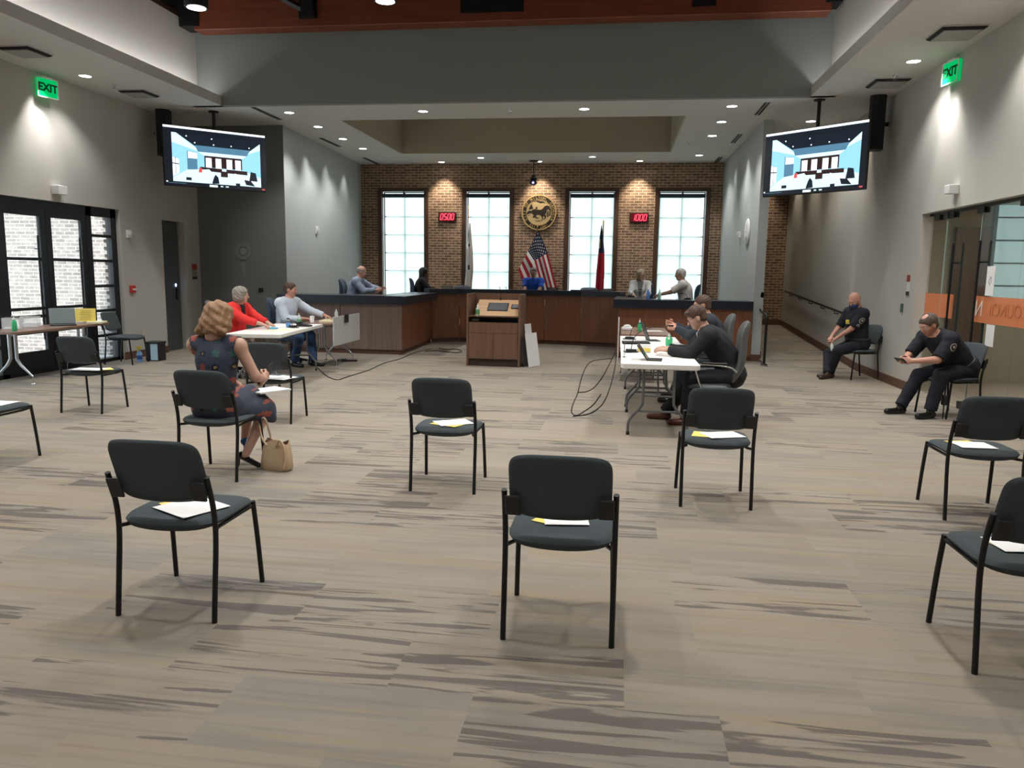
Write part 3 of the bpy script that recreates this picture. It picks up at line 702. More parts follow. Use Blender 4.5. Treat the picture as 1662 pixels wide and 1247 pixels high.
horse=[(240,330),(262,300),(285,292),(305,300),(312,284),(345,276),(385,284),(415,282),(432,268),(450,245),(472,236),(486,234),(492,242),(505,240),(512,262),(528,288),(522,300),(510,292),(492,278),(478,284),(474,304),(464,326),(455,336),(468,350),(468,368),(455,386),(444,384),(456,366),(440,350),(432,352),(436,378),(428,398),(420,396),(424,372),(412,346),(398,338),(380,336),(362,338),(352,352),(370,372),(385,366),(384,376),(366,384),(340,362),(332,372),(322,372),(316,362),(326,352),(334,340),(318,334),(308,318),(290,322),(268,330),(250,340)]
tree1=[(268,282),(280,262),(276,262),(288,244),(285,244),(297,224),(303,220),(312,236),(308,238),(318,256),(314,257),(322,272)]
tree2=[(345,274),(352,262),(350,262),(360,244),(370,262),(367,262),(374,274)]
eagle=[(352,188),(380,186),(400,192),(425,190),(450,202),(448,214),(430,204),(418,208),(404,212),(392,210),(394,200),(372,196)]
grass=[(342,404),(356,392),(372,404),(392,392),(404,400),(418,398),(414,410),(396,406),(372,414)]
fence=[[(482,300),(486,290),(492,300),(492,362),(482,362)],[(508,298),(513,290),(518,298),(516,352),(508,352)],[(472,308),(530,304),(530,309),(472,313)],[(472,328),(528,322),(528,327),(472,333)],[(474,346),(522,340),(522,345),(474,351)]]
q=MB()
for s in [horse,tree1,tree2,eagle]+fence:
    q.prism([Z6(*a) for a in s],.014,.025,0,M=((1,0,0,0),(0,0,-1,0),(0,1,0,0),(0,0,0,1)))
q.prism([Z6(*a) for a in [(246,345),(290,343),(290,347),(246,349)]],.014,.025,0,M=((1,0,0,0),(0,0,-1,0),(0,1,0,0),(0,0,0,1)))
q.build('horse_and_trees',M_sealk,t)
q=MB(); q.prism([Z6(*a) for a in grass],.014,.024,0,M=((1,0,0,0),(0,0,-1,0),(0,1,0,0),(0,0,0,1))); q.build('grass_mark',mat('seal_olive',(.30,.22,.12),.5),t)
# flags
M_flred=mat('flag_red',(.42,.012,.03),.8); M_flwh=mat('flag_white',(.74,.72,.70),.8); M_flbl=mat('flag_blue',(.010,.016,.055),.8)
def pole(t,x0,y0,z1,tip=True):
    q=MB(); q.tube([(x0,y0,.0),(x0,y0,z1)],.016,8); q.lathe([(.15,0),(.15,.02),(.04,.05)],(x0,y0,0),n=18); q.build('pole',mat('pole_wood',(.22,.12,.05),.4),t)
    q=MB(); q.ell((x0,y0,z1+.04),(.022,.012,.06)); q.build('finial',M_gold,t)
US={(0,0):(873.5,373),(.4,0):(889,411),(1,0):(908,484),(0,7/13):(857,408),(.4,7/13):(867,423),(1,7/13):(887,494),(0,1):(841,438),(.4,1):(850,462),(1,1):(866,500)}
YFL=20.05
_RR=np.array([list(_x),list(_d),list(_u)])
def px_at_y(px,py,y):
    r=_RR@np.array([(px-831)/FPX,-(py-623.5)/FPX,-1.]); t=y/r[1]; return r*t+np.array([0,0,1.6])
USW={k:px_at_y(*v,YFL) for k,v in US.items()}
us_o=np.array([-2.15,YFL,.35])
def usmap(u,v,dy=0):
    u0,u1=(0,.4) if u<=.4 else (.4,1); v0,v1=(0,7/13) if v<=7/13 else (7/13,1)
    a=(u-u0)/(u1-u0); b=(v-v0)/(v1-v0)
    p=(USW[(u0,v0)]*(1-a)+USW[(u1,v0)]*a)*(1-b)+(USW[(u0,v1)]*(1-a)+USW[(u1,v1)]*a)*b
    fold=.022*math.sin(v*17+u*2.0)*min(1,u*3+.15)
    return p+np.array([0,fold+dy,0])-us_o
t=thing('american_flag','american flag with stars and red and white stripes draped on a pole below the seal','flag',tuple(us_o))
pole(t,.0,.12,2.42)
q=MB(); NU,NV=30,52
for sgn in (0,.006):
    V=[usmap(i/NU,j/NV,sgn) for j in range(NV+1) for i in range(NU+1)]
    for j in range(NV):
        for i in range(NU):
            a=j*(NU+1)+i; f=(a,a+1,a+NU+2,a+NU+1); 
            v=(j+.5)/NV; u=(i+.5)/NU; m=2 if (u<.4 and v<7/13) else (0 if int(v*13)%2==0 else 1)
            s_=q; 
            q.f.append([k+q.n for k in (f if sgn==0 else f[::-1])]); q.m.append(m); q.sm.append(True)
    q.v.append(np.array(V)); q.n+=len(V)
q.build('flag_cloth',[M_flred,M_flwh,M_flbl],t)
q=MB()
for r in range(9):
    for c in range(6 if r%2==0 else 5):
        uc=.4*((2*c+1+(r%2))/12); vc=7/13*((r+1)/10)
        pts=[]
        for k in range(10):
            a=math.pi/2+k*math.pi/5; rr=(.022 if k%2==0 else .010)
            pts.append(usmap(min(.4,max(0,uc+rr*math.cos(a)*.75)),min(7/13,max(0,vc+rr*math.sin(a)*1.05)),-.012))
        q.poly(pts)
q.build('stars',mat('flag_star',(.75,.75,.75),.8),t)
def hangflag(name,label,outline,colfn,mats,org,fold=.03):
    # outline: list of (leftpx,rightpx,y) rows
    t=thing(name,label,'flag',org); rows=[]
    q=MB(); n=14
    for sgn in(0,.008):
        V=[]
        for (l,r,y) in outline:
            for i in range(n+1):
                s=i/n; p=px_at_y(l+(r-l)*s,y,org[1]); V.append(p+np.array([0,fold*math.sin(s*13+y*.02)+sgn,0])-np.array(org))
        for j in range(len(outline)-1):
            for i in range(n):
                a=j*(n+1)+i; f=(a,a+n+1,a+n+2,a+1)
                q.f.append([k+q.n for k in (f if sgn==0 else f[::-1])]); q.m.append(colfn((i+.5)/n,outline[j][2])); q.sm.append(True)
        q.v.append(np.array(V)); q.n+=len(V)
    q.build('flag_cloth',mats,t); return t
def interp(rows,n=30):
    ys=[r[2] for r in rows]; out=[]
    for i in range(n+1):
        y=ys[0]+(ys[-1]-ys[0])*i/n; out.append((np.interp(y,ys,[r[0] for r in rows]),np.interp(y,ys,[r[1] for r in rows]),y))
    return out
o=(-4.03,20.0,.35)
t=hangflag('white_flag','white flag with a gold fringe furled on its pole in the second window','' and None or interp([(761,763,362),(760,765,385),(757,767,410),(756,768,440),(754,766,462),(753,766,476)]),lambda s,y:(1 if s>.86 else (2 if (430<y<436 or 395<y<400) and .3<s<.5 else 0)),[M_flwh,mat('fringe_gold',(.45,.30,.13),.7),M_sealk],o)
pole(t,.07,.10,2.86)
o=(-.42,20.0,.35)
t=hangflag('state_flag','red and blue flag with gold marks furled on its pole in the third window',interp([(976,977,366),(973,979,385),(971,981,410),(968,981,440),(966,980,470),(966,978,478)]),lambda s,y:(0 if y<408 and s>.0 else (1 if s<.93 or y<450 else 2)) if not (385<y<402 and .1<s<.3) else 3,[M_flbl,M_flred,M_flwh,M_gold],o)
pole(t,-.035,.10,2.50)
# small wall devices  (each an own thing)
def wbox(name,label,cat,side,y,z,w,h,d,m,b=.006,extra=None,x=None,group=None):
    # side: 'L' on left wall facing +X, 'R' on right wall facing -X
    X0 = x if x is not None else (XL if side=='L' else XR)
    t=thing(name,label,cat,(X0,y,z),0,group); s=1 if side=='L' else -1
    q=MB(); q.bbox((min(0,s*d),-w/2,-h/2),(max(0,s*d),w/2,h/2),b); q.build('housing',m,t)
    if extra: extra(t,s,d)
    return t
def strobe(t,s,d):
    q=MB(); q.bbox((min(s*d,s*(d+.03)),-.03,-.02),(max(s*d,s*(d+.03)),.03,.05),.008); q.build('strobe_lens',mat('strobe_lens',(.8,.8,.78),.2),t)
wbox('occupancy_sensor','white angled motion sensor above the glass doors on the left wall','sensor','L',10.9,2.74,.20,.13,.12,M_white)
wbox('strobe_alarm','white strobe fixture on the left wall right of the glass doors','alarm','L',12.58,2.17,.11,.14,.04,M_white,extra=strobe)
wbox('fire_pull','small red fire alarm pull station on the left wall','fire alarm','L',12.60,1.22,.12,.13,.05,M_red,extra=lambda t,s,d:bx('pull_bar',(s*d,-.04,-.02),(s*(d+.015),.04,.01),M_white,t))
wbox('wall_outlet','pale outlet plate low on the left wall','outlet','L',12.86,.43,.08,.12,.012,mat('outlet_plate',(.55,.5,.40),.5))
def sign2(t,s,d):
    bx('red_band',(min(s*d,s*(d+.004)),-.085,.04),(max(s*d,s*(d+.004)),.085,.15),mat('sign_rust',(.30,.05,.025),.5),t)
    bx('dark_band',(min(s*d,s*(d+.004)),-.085,-.15),(max(s*d,s*(d+.004)),.085,-.10),mat('sign_dark',(.03,.03,.03),.5),t)
wbox('room_sign','small red and grey door sign on the left wall beyond the recess','sign','L',14.66,1.53,.17,.31,.012,mat('sign_grey',(.30,.29,.26),.5),extra=sign2)
wbox('light_switch','pale switch plate beside the recess at the left','light switch','L',14.80,1.13,.08,.12,.012,mat('plate_grey',(.42,.42,.39),.5))
wbox('room_sign','white and red room sign on the right wall left of the glass doors','sign','R',11.83,1.50,.13,.29,.012,mat('sign_white',(.62,.62,.58),.5),extra=lambda t,s,d:(bx('red_band',(s*(d+.004),-.065,.05),(s*d,.065,.145),mat('sign_rust',(.30,.05,.025),.5),t),bx('dark_band',(s*(d+.004),-.065,-.145),(s*d,.065,-.09),mat('sign_dark',(.03,.03,.03),.5),t)))
wbox('door_button','small dark push button on the right wall by the glass doors','button','R',12.0,1.17,.05,.12,.03,mat('button_teal',(.06,.10,.09),.5))
wbox('occupancy_sensor','white motion sensor above the glass doors on the right wall','sensor','R',10.5,2.70,.14,.11,.12,M_white)
wbox('strobe_alarm','white strobe fixture on the pale wall left of the dais','alarm','L',16.75,2.48,.13,.17,.04,M_white,extra=strobe,x=-6.76)
wbox('thermostat','pale thermostat on the wall behind the bald man','thermostat','L',19.15,1.52,.10,.16,.03,mat('stat_grey',(.5,.52,.5),.5),x=-6.89)
# seal mark on dark wall (faint) and small dark plate
t=thing('faint_wall_emblem','faint grey round emblem painted on the dark wall panel','wall emblem',(-7.55,14.893,1.95))
q=MB(); disc(.17,.10,-.004,.004,q,0,32); q.prism([(-.05,-.22),(.05,-.22),(.03,-.5),(-.03,-.5)],-.004,.004,0,M=((1,0,0,0),(0,0,-1,0),(0,1,0,0),(0,0,0,1))); q.build('ring',mat('emblem_grey',(.215,.22,.205),.8),t)
q=MB(); q.lathe([(.001,-.003),(.07,-.003),(.07,.003),(.001,.003)],n=20,rot=rotm(R_(90)),smooth=False); q.build('centre',mat('emblem_grey2',(.27,.275,.26),.8),t)
wallplate=thing('wall_jack','small black jack plate on the dark wall panel','wall plate',(-7.2,14.89,1.18)); bx('plate',(-.05,-.02,-.04),(.05,.0,.04),M_black,wallplate,.006)
# round plaque on the bay right wall
t=thing('round_wall_clock','white round clock on the wall at the right of the dais, seen edge on','clock',(BRX-.003,16.1,2.46))
q=MB(); q.lathe([(.001,-.03),(.25,-.03),(.27,-.015),(.27,.0),(.001,.0)],n=36,rot=rotm(0,R_(90))); q.build('face',mat('clock_white',(.75,.76,.74),.5),t)
q=MB(); q.lathe([(.001,-.034),(.04,-.034),(.04,-.03),(.001,-.03)],(0,0,-.12),n=16,rot=rotm(0,R_(90)),smooth=False); q.box((-.034,-.006,0),(-.030,.006,.16)); q.box((-.034,-.006,0),(-.030,.12,.012)); q.build('mark',mat('clock_mark',(.25,.18,.12),.5),t)
wbox('strobe_alarm','white strobe fixture beyond the round clock right of the dais','alarm','R',17.05,2.46,.12,.13,.05,M_white,extra=strobe,x=BRX)
# handrails
t=thing('wall_handrail','dark handrail fixed to the right wall along the ramp','handrail',(4.04,14.9,0))
q=MB(); q.tube([(.04,5.05,1.22),(0,4.95,1.24),(0,0.0,.96),(0,-1.3,.885),(.04,-1.4,.88)],.022,10); q.build('rail',M_black,t)
for y in (4.4,3.4,2.4,1.4,.4,-.8):
    z=.96+.0565*y; q=MB(); q.tube([(0,y,z),(0,y,z-.06),(.075,y,z-.07)],.010,8); q.build('bracket',M_black,t)
t=thing('ramp_handrail','black tube handrail post standing at the foot of the ramp','handrail',(2.62,14.25,.0))
q=MB(); q.lathe([(.06,.02),(.06,.035),(.03,.04)],n=16); q.tube([(0,0,.02),(0,0,.86)]+arc((0,.05,.86),.05,180,90,5,'yz')+[(0,.05,.91),(0,.30,.93)],.024,10); q.build('post',M_black,t)
q=MB(); q.tube([(0,.30,.93),(-.0,.62,.95),(0,.68,.98)],.018,8); q.tube([(0,.68,.98),(0,5.8,1.28)],.018,8); q.build('rail',M_black,t)
q=MB(); q.tube([(.03,.76,.6),(.03,.76,1.75)],.012,8); q.box((-.0,.73,1.2),(.06,.79,1.3)); q.build('upright',M_black,t)
# right glass doors
XGL=XR+.13
w=thing('door_4',None,None,(XGL,0,0),kind='structure')
q=MB(); 
for (a,b) in ((11.02,11.52),(10.02,11.0),(9.02,10.0),(7.2,9.0)): q.box((-.006,a,.02),(.006,b,GZ-.03))
q.build('glass_panel',M_glassd,w)
q=MB()
for y in (11.01,10.01): q.box((-.008,y-.006,.02),(.008,y+.006,GZ-.03))
q.build('glass_edge',mat('glass_edge_pale',(.45,.60,.55),.2),w)
q=MB(); q.box((-.03,GY0,GZ-.035),(.03,GY1,GZ)); 
for y in (11.3,10.99,10.85,10.01,9.0): q.box((-.035,y-.09,GZ-.10),(.035,y+.09,GZ-.02))
for y in (10.9,10.1,8.9): q.box((-.03,y-.07,.0),(.03,y+.07,.09))
q.build('patch_fitting',M_black,w)
q=MB()
for y in (10.62,9.88): 
    q.tube([(-.06,y,.35),(-.06,y,2.05)],.015,8); q.tube([(.06,y,.35),(.06,y,2.05)],.015,8)
    for z in (.6,1.8): q.tube([(-.06,y,z),(.06,y,z)],.012,8)
q.build('door_handle',M_black,w)
q=MB(); 
for (a,b) in ((11.02,11.52),(10.60,11.0),(7.2,10.0)): q.box((-.010,a,1.09),(-.007,b,1.40))
q.build('orange_band',M_orange,w)
text_mesh('N',.26,mat('band_letter_white',(.75,.72,.68),.5),'band_lettering',w,Matrix.Translation((-.013,9.86,1.245))@FACE_NX.to_4x4(),.001,mirror=True)
text_mesh('COUNCIL',.21,M_orange2,'band_lettering',w,Matrix.Translation((-.013,9.18,1.25))@FACE_NX.to_4x4(),.001,mirror=True)
# hall behind the glass
struct(bx('floor_hall',(XR+.16,4.0,-.1),(8.6,15.5,0.0),mat('hall_floor',(.40,.34,.27),.5)))
struct(bx('ceiling_hall',(XR+.16,4.0,2.75),(8.6,15.5,2.85),M_ceil))
struct(bx('wall_hall_far',(8.5,4.0,0),(8.6,15.5,2.75),mat('hall_paint',(.46,.42,.33),.8)))
q=MB(); q.box((XR+.16,13.2,0),(8.6,13.35,2.75)); q.box((6.9,13.19,0),(8.5,13.2,.12)); struct(q.build('wall_hall_end',mat('hall_paint',(.46,.42,.33),.8)))
struct(bx('wall_hall_near',(XR+.16,3.9,0),(8.6,4.0,2.75),mat('hall_paint',(.46,.42,.33),.8)))
d=thing('door_6',None,None,(5.2,13.1,0),kind='structure'); bx('door_leaf',(0,0,.01),(.50,.05,2.40),M_doorwood,d); 
area('hall_ceiling_lamp',(6.2,10.5,2.7),(0,0,0),1.2,1.2,24,(1,.9,.75))
win=thing('window_6',None,None,(5.76,13.12,0),kind='structure')
q=MB(); q.box((-.03,-.02,1.2),(.02,.05,2.74)); q.box((.72,-.02,1.2),(.75,.05,2.74)); q.box((1.45,-.02,1.2),(1.5,.05,2.74))
for z in (1.22,1.5,1.85,2.2,2.55): q.box((0,-.02,z-.012),(1.5,.05,z+.012))
q.build('window_frame',mat('hall_window_frame',(.15,.22,.24),.5),win); bx('glass_pane',(0,.0,1.2),(1.5,.01,2.74),mat('pane_daylight_glow',(.34,.50,.50),.4,emit=.42),win)  # daylight behind this window is put into the pane as emission
# notices on the glass
def notice(y,z,w_,h_,label,mk=True,x=XGL-.02):
    t=thing('paper_notice',label,'paper notice',(x,y,z),0,'paper notices taped to the glass')
    bx('sheet',(-.003,-w_/2,-h_/2),(0,w_/2,h_/2),M_paper,t)
    if mk:
        q=MB(); 
        for k in range(3): q.tube([(-.004,-.03,.0+.02*k),(-.004,0,.05),(-.004,.03,.0-.01*k),(-.004,0,-.05),(-.004,-.03,.0)],.002,4)
        q.box((-.0045,.04,.16),(-.003,.055,.17)); q.build('ink_mark',mat('ink',(.15,.15,.17),.7),t)
notice(9.62,1.58,.20,.34,'white paper notice taped to the glass above the orange band'); notice(9.50,.96,.20,.25,'white paper notice taped to the glass below the orange band',False)
# ================================================================= FURNITURE
def at_z(px,py,z):
    r=_RR@np.array([(px-831)/FPX,-(py-623.5)/FPX,-1.]); t=(z-1.6)/r[2]; p=r*t; return (float(p[0]),float(p[1]),z)
def at_y(px,py,y): return tuple(float(a) for a in px_at_y(px,py,y))
# ---- guest chair (faces +Y)
def make_guest_chair():
    t=thing('guest_chair','x','chair',(0,0,0),0,'charcoal guest chairs spaced out on the carpet')
    def seatdef(x,y,z): 
        return (x, y, z+.012*(1-(x/.24)**2)*(-1) + (.010 if y<.1 else -.03*((y-.1)/.13)**2))
    q=MB(); q.pillow(.47,.455,.055,5,8,16,0,lambda x,y,z:(x,y-.0-(.025*(1-(x/.235)**2) if y<0 else -.02*(1-(x/.235)**2))*min(1,abs(y)/.22),z-(0 if y<.08 else .35*(y-.08)**1.6)-.018*(1-(x/.235)**2)*(1 if z<0 else .3)),Matrix.Translation((0,.01,.452))); q.build('seat',M_fabric,t)
    def bdef(x,y,z):   # x width, y height, z thickness(+ = forward)
        yy=y-.012*(1-(x/.22)**2)*(1 if y<0 else -.6)
        return (x, -.232+z-.030*(1-(x/.22)**2)-(.055*(y/.15)) , .705+yy)
    q=MB(); q.pillow(.44,.29,.048,6,8,18,0,bdef); q.build('backrest',M_fabric,t)
    for s in(-1,1):
        q=MB(); q.tube(smooth_path([(s*.2375,-.24,0),(s*.2375,-.222,.16),(s*.2375,-.195,.38),(s*.2375,-.20,.50),(s*.2375,-.225,.60),(s*.2375,-.255,.685)],2),.0125,10); q.build('leg',M_black,t)
        q=MB(); q.tube(smooth_path([(s*.238,.238,0),(s*.232,.215,.25),(s*.225,.195,.425),(s*.224,.192,.445)],2),.0125,10); q.build('leg',M_black,t)
        q=MB(); q.tube([(s*.225,.20,.425),(s*.205,.12,.412),(s*.205,-.12,.412),(s*.235,-.19,.418)],.010,8); q.build('seat_rail',M_black,t)
        q=MB(); q.bbox((s*.165 if s>0 else -.232,-.268,.572),(.232 if s>0 else -.165,-.255,.672),.004,rot=rotm(R_(20)),c=(s*.2,-.252,.622))
        b=q.build('back_bracket',M_blackp,t)
        q=MB()
        for z in(.59,.655): q.lathe([(.001,0),(.006,0),(.006,.004),(.001,.005)],(s*.183,-.262-(z-.622)*.36,z),n=8,rot=rotm(R_(90)))
        q.build('bolt',M_steel,b)
    return t
CH=[ # x,y(centre), rz, label
 (-2.015,3.345,0,'charcoal guest chair nearest the camera on the left, with papers on the seat'),
 (-.22,3.405,0,'charcoal guest chair nearest the camera in the middle, with a thin sheet on the seat'),
 (1.73,3.425,0,'charcoal guest chair cut off by the right edge in the nearest row'),
 (-1.235,5.58,0,'charcoal guest chair facing the podium in the middle of the second row'),
 (.71,5.55,0,'charcoal guest chair just in front of the right white table'),
 (2.445,5.565,0,'charcoal guest chair in the second row in front of the seated officer at right'),
 (-3.06,5.57,0,'charcoal guest chair holding the woman in the floral dress'),
 (-5.08,5.56,0,'charcoal guest chair cut off by the left edge of the photo'),
 (-5.82,7.85,R_(2),'charcoal guest chair in front of the wooden table by the glass doors'),
 (-3.60,7.74,R_(3),'charcoal guest chair behind the woman in the floral dress, beside the white table'),
 (-8.16,11.86,R_(-86),'charcoal guest chair standing sideways against the glass doors'),
 (3.80,12.90,R_(108),'charcoal guest chair against the right wall under the bald officer'),
 (3.90,9.62,R_(112),'charcoal guest chair in front of the glass doors under the officer looking at his phone')]
c0=make_guest_chair(); chairs=[]
for i,(x,y,rz,l) in enumerate(CH):
    if i==0: c=c0; c.location=(x,y,0); c.rotation_euler=(0,0,rz); c['label']=l
    else: c=dup(c0,(x,y,0),rz,l)
    chairs.append(c)
# papers on the seats
def sheet(name,pts,z,m,label,cat='paper',group=None,th=.002):
    c=np.mean(pts,axis=0); o=D.objects.new(name,None)
    q=MB(); q.prism([(p[0]-c[0],p[1]-c[1]) for p in pts],0,th); o2=q.build(name,m); D.objects.remove(o); o2.location=(c[0],c[1],z)
    return tag(o2,label,cat,group)
def rsheet(name,x,y,z,w,h,rz,m,label,cat='paper',group=None,th=.002):
    c,s=math.cos(rz),math.sin(rz); P=[(a*c-b*s,a*s+b*c) for a,b in ((-w/2,-h/2),(w/2,-h/2),(w/2,h/2),(-w/2,h/2))]
    q=MB(); q.prism(P,0,th); o=q.build(name,m); o.location=(x,y,z); return tag(o,label,cat,group)
SZ=.479
def edge_sheet(bl,br,h,m,label,group,z=SZ,skew=0.0):   # a sheet whose near edge runs between two points of the seat
    A=np.array(at_z(*bl,z))[:2]; B=np.array(at_z(*br,z))[:2]; d=(B-A)/np.linalg.norm(B-A); n=np.array([-d[1],d[0]])
    P=[A,B,B+n*h+d*skew,A+n*h+d*skew]; c=sum(P)/4; q=MB(); q.prism([tuple(p-c) for p in P],0,.002); o=q.build('paper_sheet',m); o.location=(c[0],c[1],z); return tag(o,label,'paper',group)
GW,GY='white sheets on the chairs','yellow sheets on the chairs'
for (w0,w1,wh,y0,y1,yh,ym,l) in (
  ((247,824),(298,842),.24,(290,834),(345,822),.22,M_yellow,'on the nearest left chair'),
  ((884,852),(957,853),.16,(862,845),(892,852),.16,M_yellow,'on the nearest middle chair'),
  ((1632,896),(1690,897),.18,(1600,880),(1640,897),.28,M_yellow,'on the chair cut off at the right edge'),
  ((716,692),(770,688),.20,(697,688),(737,694),.17,M_yellow,'on the middle chair facing the podium'),
  ((1155,712),(1212,710),.20,(1122,708),(1160,711),.18,M_yellow,'on the chair before the right white table'),
  ((1562,727),(1621,729),.20,(1532,716),(1564,726),.18,M_yellow,'on the second row chair at the right'),
  ((110,601),(160,602),.22,(150,602),(185,600),.2,M_yellow,'on the chair by the wooden table'),
  ((416,614),(462,617),.24,(448,616),(480,612),.2,M_cream,'on the chair beside the left white table')):
    edge_sheet(y0,y1,yh,ym,'yellow sheet of paper '+l,GY,SZ-.001); edge_sheet(w0,w1,wh,M_paper,'white sheet of paper lying '+l,GW,SZ+.0015)
rsheet('paper_sheet',-5.05,5.6,SZ,.28,.22,0,M_paper,'white sheet of paper on the seat cut off at the left edge',group='white sheets on the chairs')
# ---- swivel armchairs (face +Y)
def swivel_chair(loc,rz,label,m,chrome=True,hb=.66,base=True,group='high backed swivel chairs',sz=.47):
    t=thing('swivel_chair',label,'office chair',loc,rz,group)
    q=MB(); q.pillow(.50,.48,.085,5,5,14,0,lambda x,y,z:(x,y,z-(.6*(max(0,y-.1))**2)),Matrix.Translation((0,.02,sz-.03))); q.build('seat',m,t)
    def bd(x,y,z): 
        k=(y+hb/2)/hb
        return (x*(1-.12*k), -.225+z-.03*math.sin(k*5.5)-.16*k-.0+.03*(x/.25)**2, sz+.0+hb/2+y)
    q=MB(); q.pillow(.50,hb,.085,5,6,18,0,bd); q.build('backrest',m,t)
    am=M_chrome if chrome else M_blackp
    for s in(-1,1):
        q=MB(); q.tube(smooth_path([(s*.26,-.25,sz+.14),(s*.265,-.18,sz+.20),(s*.27,.10,sz+.215),(s*.27,.17,sz+.20),(s*.27,.165,sz+.15),(s*.26,.10,sz-.05),(s*.22,.06,sz-.075)],2),.011,8)
        a=q.build('armrest',am,t)
        q=MB(); q.bbox((s*.27-.02,-.15,sz+.215),(s*.27+.02,.10,sz+.235),.008); q.build('arm_pad',M_blackp,a)
    q=MB(); q.bbox((-.12,-.14,sz-.10),(.12,.12,sz-.065),.01); q.build('tilt_plate',M_steel,t)
    if base:
        q=MB(); q.tube([(0,0,.10),(0,0,sz-.09)],.028,12); q.build('gas_column',M_black,t)
        q=MB()
        for k in range(5):
            a=R_(72*k+20); q.tube([(0,0,.12),(.29*math.cos(a),.29*math.sin(a),.075)],[.03,.018],8)
        q.build('star_base',M_blackp,t)
        for k in range(5):
            a=R_(72*k+20); c=MB(); x,y=.29*math.cos(a),.29*math.sin(a)
            c.lathe([(.001,-.02),(.026,-.02),(.026,.02),(.001,.02)],(x,y,.027),n=12,rot=rotm(R_(90),0,a)); c.tube([(x,y,.03),(x,y,.075)],.008,6); c.build('caster',M_blackp,t)
    return t
swivel_chair((1.00,8.42,0),R_(86),'grey leather swivel chair with a chrome arm under the man in glasses',M_leather)
swivel_chair((1.07,9.95,0),R_(90),'grey leather swivel chair behind the man in glasses, under the second man in a suit',M_leather)
swivel_chair((-5.70,10.85,0),R_(-72),'dark grey swivel chair behind the woman in the red jacket',M_mesh,False)
swivel_chair((-5.46,12.35,0),R_(-80),'dark blue grey swivel chair under the man in the pale shirt',M_navy,False)
swivel_chair((-5.42,15.62,.35),R_(-85),'navy chair behind the bald man at the left wing of the dais',M_navy,False,.60)
swivel_chair((-4.66,18.32,.35),R_(-72),'navy chair behind the dark haired woman on the dais',M_navy,False,.62)
swivel_chair((-2.10,19.15,.35),R_(180),'navy chair under the man in the blue shirt',M_navy,False,.55)
swivel_chair((.52,17.95,.35),R_(172),'navy chair behind the blond woman on the dais',M_navy,False,.62)
swivel_chair((1.28,16.35,.35),R_(82),'navy chair behind the white haired man on the dais',M_navy,False,.60)
for x,l in ((-3.95,'navy high back chair empty, behind the dais below the second window'),(-.75,'navy high back chair empty, behind the dais below the third window')):
    swivel_chair((x,19.05,.35),R_(180),l,M_navy,False,.44)
# ---- folding tables (length along Y)
def folding_table(x,y,rz,L,label,ym=0):
    t=thing('folding_table',label,'table',(x,y,0),rz,'white plastic folding tables'); w=.76; zt=.735
    q=MB(); P=rrect(w,L,.05,5); 
    q.prism(P,zt-.042,zt); q.prism(rrect(w-.03,L-.03,.045,5),zt-.05,zt-.042); q.build('tabletop',M_tabtop,t)
    q=MB(); 
    for s in(-1,1): q.box((s*.30-.012,-L/2+.08,zt-.075),(s*.30+.012,L/2-.08,zt-.05))
    q.build('side_rail',M_steel,t)
    for e in(-1,1):
        ye=e*(L/2-.17)
        for s in(-1,1):
            q=MB(); q.tube(smooth_path([(s*.15,ye,zt-.05),(s*.15,ye,.36),(s*.155,ye,.30),(s*.27,ye,.17),(s*.29,ye,.12),(s*.29,ye,0.02)],1),.014,8)
            g=q.build('leg',M_steel,t); q=MB(); q.tube([(s*.29,ye,0),(s*.29,ye,.035)],.018,8); q.build('rubber_foot',M_blackp,g)
        q=MB(); q.tube([(-.20,ye-e*.0,.245),(.20,ye,.245)],.012,8); q.tube([(-.15,ye,.40),(.15,ye,.40)],.010,8); q.build('crossbar',M_steel,t)
        q=MB(); q.tube([(0,ye,.40),(0,ye-e*.35,zt-.07)],.009,6); q.build('brace',M_steel,t)
    return t
folding_table(.42,8.34,0,1.62,'white folding table nearest the camera on the right, with a tablet on it')
folding_table(.415,10.09,0,1.83,'white folding table on the right, pushed end to end behind the nearest one')
folding_table(-4.96,10.78,R_(6.5),2.16,'white folding table on the left in front of the woman in red')
# ---- training tables (length along Y, modesty panel on the +X side if side=1)
def training_table(x,y,rz,w,L,label,panel=0,pz=(.36,.84),m=M_tabwood):
    t=thing('training_table',label,'table',(x,y,0),rz,'wood topped training tables'); zt=.73
    q=MB(); q.prism(rrect(w,L,.06,5),zt-.03,zt); q.build('tabletop',m,t)
    for e in(-1,1):
        ye=e*(L/2-.32)
        for s in(-1,1):
            q=MB(); P=[(s*.045,ye,zt-.03),(s*.045,ye,.34),(s*.10,ye,.25),(s*(w/2-.03),ye,.10)]
            q.tube(P,[.024,.023,.022,.012],8); g=q.build('leg',M_silver,t)
            q=MB(); q.tube([(s*(w/2-.03),ye,.02),(s*(w/2-.03),ye,.11)],.007,6); q.lathe([(.03,0),(.03,.006),(.008,.02)],(s*(w/2-.03),ye,0),n=12); q.build('glide',M_chrome,g)
    q=MB(); q.box((-.03,-L/2+.3,zt-.08),(.03,L/2-.3,zt-.03)); q.build('crossbar',M_steel,t)
    if panel:
        q=MB(); X=panel*(w/2+.03); q.bbox((X-.009,-L/2+.02,pz[0]),(X+.009,L/2-.12,pz[1]),.004); p=q.build('modesty_panel',M_panel,t)
        q=MB(); 
        for yy in(-L/2+.12,L/2-.25): q.box((min(X,panel*w/2-.05*panel),yy-.02,zt-.06),(max(X,panel*w/2-.05*panel),yy+.02,zt-.035)); q.lathe([(.012,-.012),(.012,.012)],(X,yy,zt-.07),n=10,rot=rotm(0,R_(90)))
        q.build('panel_hinge',M_steel,p)
    return t
